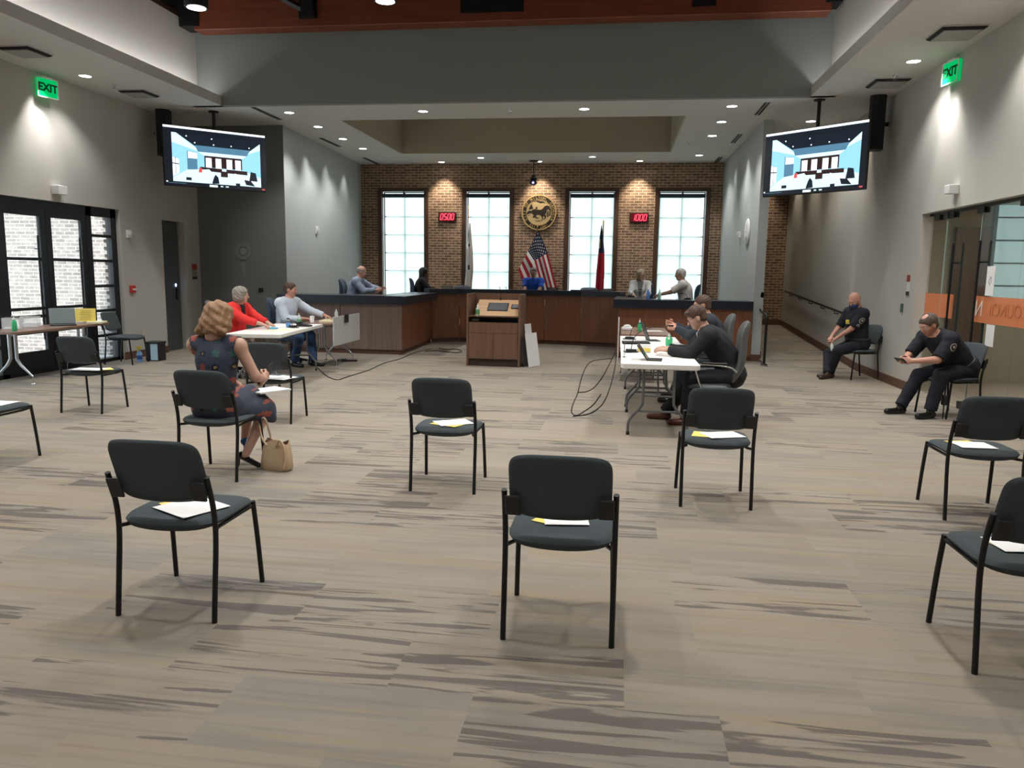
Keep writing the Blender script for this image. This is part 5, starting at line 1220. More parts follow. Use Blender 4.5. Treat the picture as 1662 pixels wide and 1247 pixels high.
def person(name,label,loc,rz,c):
    t=thing('person',label,'person',loc,rz,c.get('group'))
    S=c.get('scale',1.0); fat=c.get('fat',1.0); fem=c.get('fem',False)
    hipz=c.get('hipz',.555); lean=R_(c.get('lean',5)); side=R_(c.get('side',0)); tw=R_(c.get('twist',0))
    P0=v3(0,c.get('hipy',-.06),hipz); up=unit([math.sin(side),math.sin(lean)*math.cos(side),math.cos(lean)*math.cos(side)])
    curl=c.get('curl',0); up2=unit([math.sin(side),math.sin(lean+R_(curl)),math.cos(lean+R_(curl))])
    waist=P0+up*.20*S; chest=waist+up2*.17*S; neckb=waist+up2*(.335*S)
    rt=np.array([math.cos(tw),math.sin(tw),0]); rt=unit(rt-(rt@up2)*up2); fw=np.cross(up2,rt)
    sw=(.168 if fem else .195)*S*c.get('shw',1); sh={s:neckb-up2*.045*S+rt*s*sw for s in(-1,1)}
    hd=R_(c.get('head_yaw',0)); hp=R_(c.get('head_pitch',0)); hfw=v3(-math.sin(hd)*math.cos(hp),math.cos(hd)*math.cos(hp),math.sin(hp))
    HF=frame(hfw,v3(0,0,1)+.35*up2)
    hc=neckb+up2*.055*S+unit(v3(0,0,1)+up2*.6+hfw*.35)*.118*S
    # arms
    la,lf=(.275*S,.245*S); elb={};wr={};hdir={}
    for s,key in((-1,'hand_l'),(1,'hand_r')):
        h=c.get(key,(s*.15,.30,.66)); e,w=ik(sh[s],np.array(h,float),la,lf,c.get('pole_'+('l' if s<0 else 'r'),(s*.55,-.5,-.6))); elb[s]=e;wr[s]=w
        hdir[s]=unit(np.array(c.get(('hdir_l' if s<0 else 'hdir_r'),tuple(w-e)),float))
    hip={s:P0+v3(s*.09*S,.0,-.015) for s in(-1,1)}
    kn={};an={};lt,ls=.43*S,.41*S
    for s,key in((-1,'foot_l'),(1,'foot_r')):
        a=c.get(key,(s*.12,.38,.09)); k_,a_=ik(hip[s],np.array(a,float),lt,ls,c.get('kpole_'+('l' if s<0 else 'r'),(s*.12,.7,.7))); kn[s]=k_;an[s]=a_
    td={s:unit(np.array(c.get('toe_'+('l' if s<0 else 'r'),(s*.15,1,0)),float)) for s in(-1,1)}
    TR=np.stack([rt,fw,up2],1)
    def torso(P,i):
        L=[ellip(P,chest+fw*-.005,np.array([.162*S*(fat*.5+.5)+i,.122*S*(fat*.5+.5)+i,.185*S+i]),TR),
           ellip(P,waist+fw*.012*fat,np.array([.142*S*fat+i,.108*S*fat+i,.155*S+i]),TR),
           cone(P,sh[-1],sh[1],.060*S+i,.060*S+i),cone(P,neckb-up2*.005,sh[-1]+up2*.01,.050*S+i,.052*S+i),cone(P,neckb-up2*.005,sh[1]+up2*.01,.050*S+i,.052*S+i), cone(P,neckb-up2*.03,neckb+up2*.02,.058+i*.6,.048+i*.6),
           cone(P,P0+v3(-.06*S,0,0),P0+v3(.06*S,0,0),.118*S*(fat*.6+.4)+i,.118*S*(fat*.6+.4)+i)]
        if fem: L+= [ellip(P,chest+fw*.085*S+rt*s*.06*S-up2*.01,np.array([.055,.05,.055])*S+i*.7) for s in(-1,1)]
        if fat>1.12: L+=[ellip(P,waist+fw*.05-up2*.03,np.array([.13*fat,.10*fat,.12])*S+i)]
        return L
    def arm(P,s,i,f=1.0,cut=True):
        L=[cone(P,sh[s],elb[s] if f>=1 else sh[s]+(elb[s]-sh[s])*f,.058*S+i,(.045 if f>=1 else .050)*S+i)]
        if f>1: 
            e=elb[s]+(wr[s]-elb[s])*(f-1); L.append(cone(P,elb[s],e,.042*S+i,(.042-.014*(f-1))*S+i))
        d=smin(L,.02) if len(L)>1 else L[0]
        if cut and f<2:
            if f>1: e=elb[s]+(wr[s]-elb[s])*(f-1); dr=unit(wr[s]-elb[s])
            else: e=sh[s]+(elb[s]-sh[s])*f; dr=unit(elb[s]-sh[s])
            near=np.linalg.norm(P-e,axis=1)<.13; d=np.where(near,np.maximum(d,(P-e)@dr),d)
        return d
    def legs(P,s,i,f=2.0):
        L=[cone(P,hip[s],kn[s],.088*S+i,.060*S+i)]
        e=kn[s]+(an[s]-kn[s])*(f-1); L.append(cone(P,kn[s],e,.060*S+i,(.060-.022*(f-1))*S+i))
        L.append(cone(P,kn[s]+(an[s]-kn[s])*.1+v3(0,-.012,0),kn[s]+(an[s]-kn[s])*.45+v3(0,-.02,0),.05*S+i,.045*S+i))
        return smin(L,.02)
    allp=np.array([P0,chest,neckb,hc]+[x[s] for x in(sh,elb,wr,hip,kn,an) for s in(-1,1)])
    lo=allp.min(0)-.22; hi=allp.max(0)+.22; lo[2]=max(lo[2],-.01)
    seatz=c.get('seatz',None)
    def bodyf(P):
        d=smin(torso(P,-.004)+[cone(P,neckb-up2*.02,hc-HF[:,2]*.05-HF[:,1]*.02,.052*S,.050*S)],.05)
        for s in(-1,1): d=smin([d,smin([cone(P,sh[s],elb[s],.053*S,.042*S),cone(P,elb[s],wr[s],.043*S,.027*S)],.015)],.03)
        if not c.get('nolegs'):
            for s in(-1,1): d=smin([d,legs(P,s,-.004)],.03)
        return d
    hres=c.get('res',.012)
    q=MB(); V,F=surface_nets(bodyf,lo,hi,hres); q.add(V,F,0,True)
    # head
    def LH(P): return (P-hc)@HF/S/c.get('headS',1.0)
    def headf(P):
        p=LH(P); L=[ellip(p,(0,-.014,.028),(.077,.096,.088)),ellip(p,(0,.022,-.030),(.060,.066,.085)),ellip(p,(0,.045,-.082),(.034,.036,.03))]
        d=smin(L,.03); d=smin([d,cone(p,(0,.086,.012),(0,.104,-.028),.008,.0125)],.012); d=smin([d,ellip(p,(0,.080,.030),(.05,.012,.009))],.015)
        d=smin([d,ellip(p,(0,.082,-.062),(.022,.012,.006))],.006); 
        for s in(-1,1):
            d=-smin([-d,ellip(p,(s*.031,.098,.010),(.018,.014,.010))],.010); d=smin([d,ellip(p,(s*.078,-.004,-.010),(.009,.020,.032))],.008); d=smin([d,ellip(p,(s*.036,.058,-.025),(.022,.022,.022))],.02)
        d=smin([d,cone(p,(0,-.022,-.06),(0,-.035,-.15),.052,.055)],.025); return d*S
    V,F=surface_nets(headf,hc-.19,hc+.19,.0065)
    pc=LH(V)[F].mean(1); mi=np.where((abs(pc[:,0])<.024)&(pc[:,1]>.075)&(abs(pc[:,2]+.063)<.009),1,0)
    n0=len(q.f); q.add(V,F,0,True); q.m[n0:]=mi.tolist()
    for s in(-1,1):
        q.ell(hc+HF@(np.array([s*.031,.078,.010])*S),np.array([.0135,.012,.009])*S,12,8,2,HF); q.ell(hc+HF@(np.array([s*.031,.0865,.010])*S),np.array([.006,.005,.006])*S,10,6,3,HF)
    # hands
    for s in(-1,1):
        w=wr[s]; d_=hdir[s]; k=('l' if s<0 else 'r'); pn=unit(np.array(c.get('palm_'+k,(0,.1,-1)),float)); pn=unit(pn-(pn@d_)*d_); sd=np.cross(d_,pn)*(1 if s>0 else -1)  # thumb side
        cu=R_(c.get('curl_'+k,35)); hs=.95*S*(.92 if fem else 1)
        segs=[]
        for i,(o,l) in enumerate(((.030,.070),(.010,.078),(-.010,.073),(-.029,.058))):
            b=w+d_*.092*hs+sd*o*hs; a1=cu*(.7+.15*i); d1=d_*math.cos(a1)+pn*math.sin(a1); a2=a1+cu*1.0; d2=d_*math.cos(a2)+pn*math.sin(a2)
            m1=b+d1*l*.52*hs; segs.append((b-d_*.02,m1,.0095,.0088)); segs.append((m1,m1+d2*l*.48*hs,.0088,.0075))
        tb=w+d_*.025*hs+sd*.026*hs; t1=unit(d_*.55+sd*.6+pn*.45); t2=unit(d_*.85+sd*.1+pn*.5); tm=tb+t1*.045*hs; ts=[(tb,tm,.014,.011),(tm,tm+t2*.042*hs,.011,.0085)]
        HR=np.stack([sd,d_,pn],1)
        def handf(P):
            dd=smin([ellip(P,w+d_*.055*hs,np.array([.042,.056,.0165])*hs,HR),cone(P,w-d_*.05+ (elb[s]-w)*.12,w+d_*.01,.026,.024)],.02)
            fg=[cone(P,a,b,r1*hs,r2*hs) for a,b,r1,r2 in segs]; F4=[smin([fg[2*i],fg[2*i+1]],.004) for i in range(4)]
            return smin([dd,np.minimum.reduce(F4),smin([cone(P,a,b,r1*hs,r2*hs) for a,b,r1,r2 in ts],.006)],.008)
        hcn=w+d_*.08*hs; V,F=surface_nets(handf,hcn-.15,hcn+.15,.0055); q.add(V,F,0,True)
    sk=skin(*c['skin']); q.build('body',[sk,M_lips,M_eyew,M_eyed],t)
    # garments
    def build(f,lo_,hi_,h,nm,m,mfn=None):
        V,F=surface_nets(f,lo_,hi_,h); g=MB(); g.add(V,F,0,True)
        if mfn is not None: g.m=mfn(V[F].mean(1)).astype(int).tolist()
        return g.build(nm,m,t)
    ti=c.get('top_i',.014); sl=c.get('sleeve',1.95); vneck=c.get('vneck',.0)
    def wr_noise(P,a=.0035): return a*np.sin(P[:,0]*37+P[:,2]*23)*np.sin(P[:,1]*41-P[:,2]*31)
    def topf(P):
        d=smin(torso(P,ti),.05)
        if sl>0:
            for s in(-1,1): d=smin([d,arm(P,s,ti,sl)],.022)
        nr=np.linalg.norm((P-neckb)-((P-neckb)@up2)[:,None]*up2,axis=1); d=np.where(nr<.088,np.maximum(d,(P-(neckb+up2*.028))@unit(up2+fw*-.35)),d)
        if c.get('sleeveless'):
            for s in(-1,1): d=np.maximum(d,.085-np.linalg.norm(P-(sh[s]+rt*s*.045-up2*.0),axis=1))
        hem=c.get('hem',-.05); d=np.maximum(d,-((P-(P0+up*hem))@up)); return d+wr_noise(P)
    if c.get('top'):
        def tm(C):
            m=np.zeros(len(C),int)
            if c.get('vneck'):
                r=(C-neckb)@TR; vv=(r[:,1]>.0)&(abs(r[:,0])<.015+.30*(r[:,2]+c['vneck'])*.5)&(r[:,2]>-c['vneck']); m[vv]=1
                if c.get('tie'): m[vv&(abs(r[:,0])<.022)]=2
            if c.get('floral'): m=c['floral'](C)
            if c.get('patch'): m=c['patch'](C,m)
            return m
        build(topf,lo,hi,hres,c.get('top_name','shirt'),c['top'],tm)
        if c.get('collar'):
            g=MB(); n=26; V=[]
            for (rr,zz) in ((.060,.006),(.066,.03),(.078,.012),(.074,.0)):
                for j in range(n):
                    a=2*math.pi*(j+.5)/n; V.append(neckb+up2*(.0+zz+.014*(-math.sin(a)))+rt*rr*math.cos(a)+fw*(rr*math.sin(a)*.95+.003))
            g.add(V,[(i*n+j,i*n+(j+1)%n,(i+1)*n+(j+1)%n,(i+1)*n+j) for i in range(3) for j in range(n)],0,True); g.build('collar',c['collar'],t)
    if c.get('bottom'):
        bi=c.get('bot_i',.014); fl=c.get('blen',1.99)
        def botf(P):
            d=cone(P,P0+v3(-.06*S,0,0),P0+v3(.06*S,0,0),.122*S*(fat*.6+.4)+bi,.122*S*(fat*.6+.4)+bi); d=np.maximum(d,(P-(P0+up*.09))@up)
            L=[]
            for s in(-1,1):
                if c.get('skirt'):
                    e=kn[s]+(an[s]-kn[s])*.12; L.append(smin([cone(P,hip[s],kn[s],.11*S,.085*S)],.02))
                else:
                    e=kn[s]+(an[s]-kn[s])*(fl-1); l=smin([cone(P,hip[s],kn[s],.090*S+bi,.066*S+bi),cone(P,kn[s],e,.066*S+bi,.052*S+bi)],.02)
                    dr=unit(an[s]-kn[s]); l=np.where(np.linalg.norm(P-e,axis=1)<.14,np.maximum(l,(P-e)@dr),l); L.append(l)
            if c.get('skirt'):
                mid=[(hip[-1]+hip[1])/2,(kn[-1]+kn[1])/2]; L.append(cone(P,mid[0],mid[1],.10,.09))
                for ex in c['skirt']: L.append(cone(P,kn[1],np.array(ex),.085,.03))
                d=smin([d]+L,.05); kk=(kn[-1]+kn[1])/2+unit((kn[-1]+kn[1])/2-P0)*.03; d=np.maximum(d,-(P[:,2]-.30))
            else: d=smin([d,smin(L,.012)],.03)
            return d+wr_noise(P,.003)
        build(botf,lo,hi,hres,c.get('bot_name','trousers'),c['bottom'],c.get('floral'))
    if c.get('belt'):
        def beltf(P):
            d=smin(torso(P,ti+.008),.05); return np.maximum(d,np.abs((P-(P0+up*.075))@up)-.022)
        build(beltf,P0-.25,P0+.3,.010,'belt',c['belt'])
    if not c.get('nolegs'):
        for s in(-1,1):
            a=an[s]; T_=td[s]; up_=v3(0,0,1) if not c.get('heels') else v3(0,0,1)
            sole=a[2]-.085*S if not c.get('heels') else a[2]-.10
            if c.get('footpitch',{}).get(s): pass
            def shoef(P):
                heel=a-T_*.035; hz=np.array([heel[0],heel[1],sole+.035]); toe=a+T_*(.165 if not c.get('heels') else .125)*S; tz=np.array([toe[0],toe[1],sole+.028+T_[2]*.0])
                if c.get('heels'): hz=hz+v3(0,0,.055); tz=tz+v3(0,0,-.004); 
                L=[cone(P,hz,tz,.036,.034),cone(P,a-v3(0,0,.0),hz+v3(0,0,.01),.040 if not c.get('heels') else .028,.034 if not c.get('heels') else .026)]
                if c.get('heels'): 
                    L=[cone(P,hz,tz,.027,.021),ellip(P,hz+v3(0,0,.012),(.028,.03,.022))]
                d=smin(L,.025); d=np.maximum(d,-(P[:,2]-sole)); 
                if c.get('heels'):
                    d=np.minimum(d,cone(P,hz-T_*.02,np.array([hz[0]-T_[0]*.03,hz[1]-T_[1]*.03,sole+.004]),.010,.006)); d=np.maximum(d,P[:,2]-(sole+.125+0*P[:,0])) 
                else: d=np.maximum(d,P[:,2]-(a[2]+.075))
                return d
            lo_=np.minimum(a,a+T_*.2)-.12; hi_=np.maximum(a,a+T_*.2)+.12
            build(shoef,lo_,hi_,.0065,'shoe',c['shoe'][0 if s<0 else 1] if isinstance(c['shoe'],(list,tuple)) else c['shoe'])
    # hair
    hs_=c.get('hair')
    if hs_:
        def hairf(P):
            p=LH(P); nz=.0035*np.sin(p[:,0]*95+p[:,2]*55)*np.sin(p[:,1]*85+3*p[:,2]*30)
            if hs_=='short':
                d=ellip(p,(0,-.016,.032),(.086,.103,.092)); d=smin([d,ellip(p,(0,-.05,-.03),(.072,.055,.055))],.02)
                d=np.maximum(d,(p@unit([0,1,-.62]))-.035); d=np.maximum(d,-(p[:,2]+.065)); 
                for s in(-1,1): d=np.maximum(d,-ellip(p,(s*.085,.01,-.02),(.03,.04,.045)))
            elif hs_=='quiff':
                d=ellip(p,(0,-.012,.038),(.084,.106,.096)); d=smin([d,ellip(p,(0,.065,.085),(.055,.035,.022)),ellip(p,(0,-.05,-.03),(.072,.055,.055))],.02)
                d=np.maximum(d,(p@unit([0,1,-.75]))-.028); d=np.maximum(d,-(p[:,2]+.06))
                for s in(-1,1): d=np.maximum(d,-ellip(p,(s*.085,.012,-.02),(.03,.045,.045)))
            elif hs_=='fringe':   # bald crown with hair round the sides
                d=ellip(p,(0,-.016,.020),(.084,.102,.088)); d=np.maximum(d,(p@unit([0,1,-.62]))-.03); d=np.maximum(d,-(p[:,2]+.06)); d=np.maximum(d,.045-(-(p[:,2]-.105)))
                for s in(-1,1): d=np.maximum(d,-ellip(p,(s*.085,.01,-.02),(.03,.04,.045)))
            elif hs_=='crownspot':
                d=ellip(p,(0,-.016,.032),(.086,.103,.092)); d=smin([d,ellip(p,(0,-.05,-.03),(.072,.055,.055))],.02)
                d=np.maximum(d,(p@unit([0,1,-.62]))-.035); d=np.maximum(d,-(p[:,2]+.065)); d=np.maximum(d,-ellip(p,(0,.02,.125),(.05,.06,.03)))
                for s in(-1,1): d=np.maximum(d,-ellip(p,(s*.085,.01,-.02),(.03,.04,.045)))
            elif hs_=='bob':
                d=smin([ellip(p,(0,-.018,.030),(.100,.112,.100)),ellip(p,(.062,-.010,-.045),(.045,.065,.065)),ellip(p,(-.062,-.010,-.045),(.045,.065,.065)),ellip(p,(0,-.065,-.045),(.085,.05,.065))],.03)
                d=np.maximum(d,-smin([ellip(p,(0,.10,-.035),(.058,.075,.088))],.02)); d=np.maximum(d,-(p[:,2]+.105)); nz=nz*1.6
            elif hs_=='wavy':
                d=smin([ellip(p,(0,-.02,.036),(.112,.118,.105)),ellip(p,(.075,-.02,-.05),(.050,.07,.070)),ellip(p,(-.078,-.02,-.05),(.050,.07,.070)),ellip(p,(0,-.085,-.055),(.105,.055,.075)),ellip(p,(.07,-.06,-.115),(.06,.045,.035)),ellip(p,(-.09,-.05,-.115),(.06,.045,.035)),ellip(p,(.0,-.085,-.12),(.06,.035,.03))],.025)
                d=np.maximum(d,-smin([ellip(p,(0,.115,-.035),(.058,.075,.088))],.02)); nz=.007*np.sin(p[:,0]*70+p[:,2]*45+p[:,1]*30)*np.sin(p[:,1]*50-p[:,2]*60)+.003*np.sin(p[:,0]*240)
            elif hs_=='long':
                d=smin([ellip(p,(0,-.020,.030),(.096,.112,.100)),cone(p,(.06,-.03,-.02),(.072,-.02,-.22),.045,.04),cone(p,(-.06,-.03,-.02),(-.072,-.02,-.22),.045,.04),cone(p,(0,-.06,-.03),(0,-.075,-.23),.06,.055)],.035)
                d=np.maximum(d,-smin([ellip(p,(0,.115,-.030),(.060,.088,.092)),cone(p,(0,.11,-.1),(0,.11,-.3),.055,.05)],.02))
            return (d+nz)*S
        build(hairf,hc-.30,hc+.17,.0075,'hair',c['haircol'])
    if c.get('glasses'):
        g=MB()
        for s in(-1,1):
            g.tube([hc+HF@(np.array([s*.033+.023*math.cos(a),.099-.004*abs(math.cos(a)),.008+.017*math.sin(a)])*S) for a in np.linspace(0,2*math.pi,15)[:-1]],.0018,6,closed=True)
            g.tube([hc+HF@(np.array(x)*S) for x in((s*.056,.094,.014),(s*.074,.05,.012),(s*.081,-.005,.008))],.0018,6)
        g.tube([hc+HF@(np.array(x)*S) for x in((-.010,.100,.012),(.010,.100,.012))],.0018,6); g.build('glasses',M_blackp,t)
    if c.get('mask'):
        def maskf(P):
            p=LH(P); d=ellip(p,(0,.042,-.062),(.072,.076,.060)); d=np.maximum(d,-(p[:,1]-.015)); return d*S
        build(maskf,hc-.15,hc+.15,.0065,'face_mask',c['mask'])
    t['_hc']=0; del t['_hc']
    return dict(t=t,hc=hc,HF=HF,sh=sh,elb=elb,wr=wr,hdir=hdir,neckb=neckb,TR=TR,kn=kn,an=an,chest=chest,fw=fw,rt=rt,up2=up2)
def world(pt,loc,rz):
    c,s=math.cos(rz),math.sin(rz); return (loc[0]+pt[0]*c-pt[1]*s, loc[1]+pt[0]*s+pt[1]*c, loc[2]+pt[2])
H=lambda n,c: mat('hair_'+n,c,.55,bump=.7,bscale=120,var=.35,vscale=45)
M_suit=mat('suit_charcoal',(.010,.011,.015),.85,bump=.3,bscale=400); M_suit2=mat('suit_slate',(.022,.028,.038),.85,bump=.3,bscale=400); M_shw=mat('shirt_white',(.70,.70,.70),.8)
M_tie=mat('tie_dark',(.02,.025,.05),.5); M_uni=mat('uniform_navy',(.008,.010,.018),.85,bump=.3,bscale=300); M_unit=mat('uniform_trousers',(.009,.011,.020),.85,bump=.3,bscale=300)
M_shoe=mat('shoe_black',(.012,.012,.012),.25); M_badge=mat('badge_silver',(.50,.46,.42),.5); M_jean=mat('jeans_blue',(.03,.07,.17),.85)
M_dress=mat('dress_slate',(.045,.055,.085),.85); M_flr=mat('flower_coral',(.32,.085,.06),.85); M_flg=mat('leaf_green',(.05,.14,.12),.85); M_fly=mat('flower_mustard',(.36,.25,.07),.85); M_fld=mat('leaf_navy',(.012,.016,.035),.85)
def floral(C):
    m=np.zeros(len(C),int); sp=.105
    g=np.floor(C/sp+np.array([0,0,.33])); u=C/sp+np.array([0,0,.33])-g-.5
    d=np.linalg.norm(u*np.array([1,.5,1]),axis=1)
    k=((g[:,0]*3+g[:,1]*5+g[:,2]*7).astype(int))%4
    m=np.where(d<.26+.05*np.sin(np.arctan2(u[:,2],u[:,0])*5),np.array([1,2,4,1])[k],0)
    return np.where((k==2)&(d<.12),3,m)
# 1 floral dress woman (seen from behind)
lw=(-3.06,5.57,0)
p=person('w',"woman with wavy light brown hair in a sleeveless floral dress, seen from behind",lw,0,dict(fem=True,scale=.95,shw=1.12,headS=1.04,skin=S_light,hair='wavy',haircol=H('copper_blond',(.33,.185,.095)),hipz=.545,lean=2,curl=4,hipy=-.05,res=.0105,
  head_yaw=-8,head_pitch=-22,top=[M_dress,M_flr,M_flg,M_fly,M_fld],floral=floral,sleeveless=True,sleeve=0,top_i=.010,top_name='dress_bodice',
  hand_r=(.25,.24,.72),pole_r=(.5,-.1,-.9),hdir_r=(.05,.8,.5),palm_r=(-1,.2,-.1),curl_r=55,hand_l=(.02,.33,.62),pole_l=(-.6,-.3,-.5),curl_l=30,
  foot_r=(.10,.18,.105),kpole_r=(.45,.9,.7),toe_r=(.9,-.12,0),foot_l=(.04,.30,.20),kpole_l=(.5,1,.9),toe_l=(-.2,.6,-.5),heels=True,shoe=[mat('shoe_navy_metallic',(.03,.10,.25),.15,.6),mat('shoe_black_patent',(.012,.01,.012),.15)],
  bottom=[M_dress,M_flr,M_flg,M_fly,M_fld],skirt=[(.27,.34,.38)],bot_name='dress_skirt'))
hx,hy,hz=world(p['wr'][1]+p['hdir'][1]*.09,lw,0)
t=thing('mobile_phone','dark phone held up in the right hand of the woman in the floral dress','phone',(hx-.0,hy+.03,hz+.02)); q=MB(); q.bbox((-.004,-.035,-.06),(.004,.035,.06),.003,rot=rotm(R_(25),R_(20),0),c=(0,0,0)); q.build('body',M_blackp,t)
rsheet('notepad',-2.86,5.98,.60,.22,.30,-.5,M_paper,'white notepad on the lap of the woman in the floral dress','notepad',th=.012)
# 2 red jacket woman
M_redj=mat('jacket_red',(.72,.025,.022),.8,bump=.2,bscale=60); 
person('w',"grey haired woman in a red jacket leaning on the left white table",(-5.66,10.72,0),R_(-100),dict(fem=True,scale=1.0,fat=1.32,shw=1.1,skin=S_light,hair='bob',haircol=H('silver_bob',(.27,.245,.205)),lean=16,curl=6,head_yaw=22,head_pitch=-4,
  top=[M_redj,M_blackp],vneck=.22,sleeve=1.75,top_i=.022,top_name='jacket',hand_r=(.06,.62,.79),hand_l=(-.12,.60,.79),bottom=mat('trousers_taupe',(.26,.22,.19),.85),foot_l=(-.12,.42,.09),foot_r=(.12,.35,.09),shoe=M_shoe,palm_l=(0,0,-1),palm_r=(0,0,-1)))
# 3 pale shirt man
M_pale=mat('shirt_pale_blue',(.60,.68,.78),.8,bump=.2,bscale=50)
person('m',"brown haired man in a pale blue shirt reaching across the left training table",(-5.50,12.28,0),R_(-105),dict(scale=1.03,fat=1.1,skin=S_pink,hair='short',haircol=H('brown',(.075,.038,.022)),lean=8,curl=5,head_yaw=12,head_pitch=-6,
  top=M_pale,sleeve=1.9,top_i=.020,collar=M_shw,hand_l=(-.42,.56,.80),hand_r=(.05,.36,.80),palm_l=(0,0,-1),palm_r=(0,0,-1),curl_l=25,bottom=M_jean,foot_l=(-.1,.45,.09),foot_r=(.14,.25,.09),shoe=M_shoe))
# 4 bald man on the dais
person('m',"balding man in a grey blue shirt at the left wing of the dais",(-5.50,15.62,.35),R_(-88),dict(scale=1.0,fat=1.2,skin=S_pink,hair='fringe',haircol=H('grey_fringe',(.30,.27,.25)),lean=14,curl=8,head_yaw=2,head_pitch=-18,
  top=mat('shirt_grey_blue',(.26,.31,.42),.8,bump=.2,bscale=50),sleeve=1.9,top_i=.022,collar=mat('shirt_grey_blue',(.19,.23,.33),.8),hand_l=(-.08,.58,.86),hand_r=(.14,.52,.85),hdir_l=(.3,1,.2),palm_l=(1,0,0),palm_r=(-1,0,0),bottom=M_unit,shoe=M_shoe))
rsheet('paper_sheet',-4.72,15.58,1.24,.16,.22,.2,M_paper,'small paper held by the balding man at the left wing of the dais'); D.objects[-1] if False else None
# 5 dark haired woman
person('w',"woman with long dark hair and a dark top at the left of the dais",(-4.78,18.30,.35),R_(-75),dict(fem=True,scale=.97,skin=S_dark,hair='long',haircol=H('black',(.008,.007,.008)),lean=10,curl=4,head_yaw=0,head_pitch=-4,
  top=mat('top_black',(.012,.012,.016),.85),sleeve=1.9,hand_l=(-.1,.45,.80),hand_r=(.12,.45,.80),bottom=M_unit,shoe=M_shoe))
# 6 blue shirt man at the centre
person('m',"man in a bright blue shirt at the centre of the dais before the flag",(-2.10,19.00,.35),R_(180),dict(scale=1.0,skin=S_tan,hair='short',haircol=H('grey',(.16,.14,.12)),lean=2,curl=6,head_pitch=-6,hipz=.56,
  top=mat('shirt_royal_blue',(.015,.10,.60),.8),sleeve=.8,collar=mat('shirt_royal_blue',(.012,.065,.42),.8),hand_l=(-.12,.42,.74),hand_r=(.12,.42,.74),bottom=M_unit,shoe=M_shoe))
# 7 blond woman
person('w',"blond woman in a white cardigan facing the room on the right of the dais",(.46,17.62,.35),R_(178),dict(fem=True,scale=.98,skin=S_tan,hair='long',haircol=H('blond',(.42,.33,.22)),lean=5,curl=5,head_pitch=-10,hipz=.56,
  top=[M_shw,mat('top_grey_print',(.22,.22,.22),.85)],vneck=.34,sleeve=1.9,hand_l=(-.12,.42,.80),hand_r=(.14,.42,.80),bottom=M_unit,shoe=M_shoe))
# 8 white haired man
person('m',"white haired man in a white shirt facing left on the right of the dais",(1.36,16.36,.35),R_(84),dict(scale=1.03,fat=1.12,skin=S_tan,hair='short',haircol=H('white',(.48,.46,.44)),lean=10,curl=6,head_yaw=6,head_pitch=-8,
  top=mat('shirt_off_white',(.62,.58,.55),.8,bump=.2,bscale=50),sleeve=.85,top_i=.022,collar=mat('shirt_off_white',(.62,.58,.55),.8),hand_l=(-.1,.58,.82),hand_r=(.12,.56,.82),bottom=M_unit,shoe=M_shoe))
# 9 man in glasses
person('m',"man in glasses and a dark suit bent over a tablet at the nearest right table",(1.16,8.42,0),R_(88),dict(scale=1.02,fat=1.12,shw=1.05,skin=S_light,hair='quiff',haircol=H('brown',(.075,.038,.022)),lean=21,curl=20,head_yaw=2,head_pitch=-28,glasses=True,hipy=-.06,res=.0105,
  top=[M_suit,M_shw,M_tie],vneck=.2,tie=True,sleeve=1.93,top_i=.026,top_name='suit_jacket',collar=M_shw,hand_l=(-.06,.62,.80),hand_r=(.16,.60,.80),hdir_l=(.12,1,.12),hdir_r=(-.1,1,.1),palm_l=(0.4,0,-1),palm_r=(-.3,0,-1),curl_l=30,curl_r=28,
  bottom=M_suit,foot_l=(-.12,.40,.09),foot_r=(.16,.62,.09),shoe=mat('shoe_brown',(.12,.03,.02),.35)))
# 10 second suit man
person('m',"brown haired man in a slate suit behind the man in glasses, hands raised together",(1.22,9.92,0),R_(90),dict(scale=1.02,fat=1.1,skin=S_pink,hair='short',haircol=H('brown',(.075,.038,.022)),lean=16,curl=6,head_yaw=5,head_pitch=-12,
  top=[M_suit2,M_shw],vneck=.16,sleeve=1.92,top_i=.024,top_name='suit_jacket',collar=M_shw,hand_l=(-.02,.50,.94),hand_r=(.10,.52,.97),hdir_l=(.35,1,.1),hdir_r=(-.35,1,.25),palm_l=(1,0,0),palm_r=(-1,0,0),curl_l=50,curl_r=50,bottom=M_suit2,foot_l=(-.12,.5,.09),foot_r=(.14,.45,.09),shoe=M_shoe))
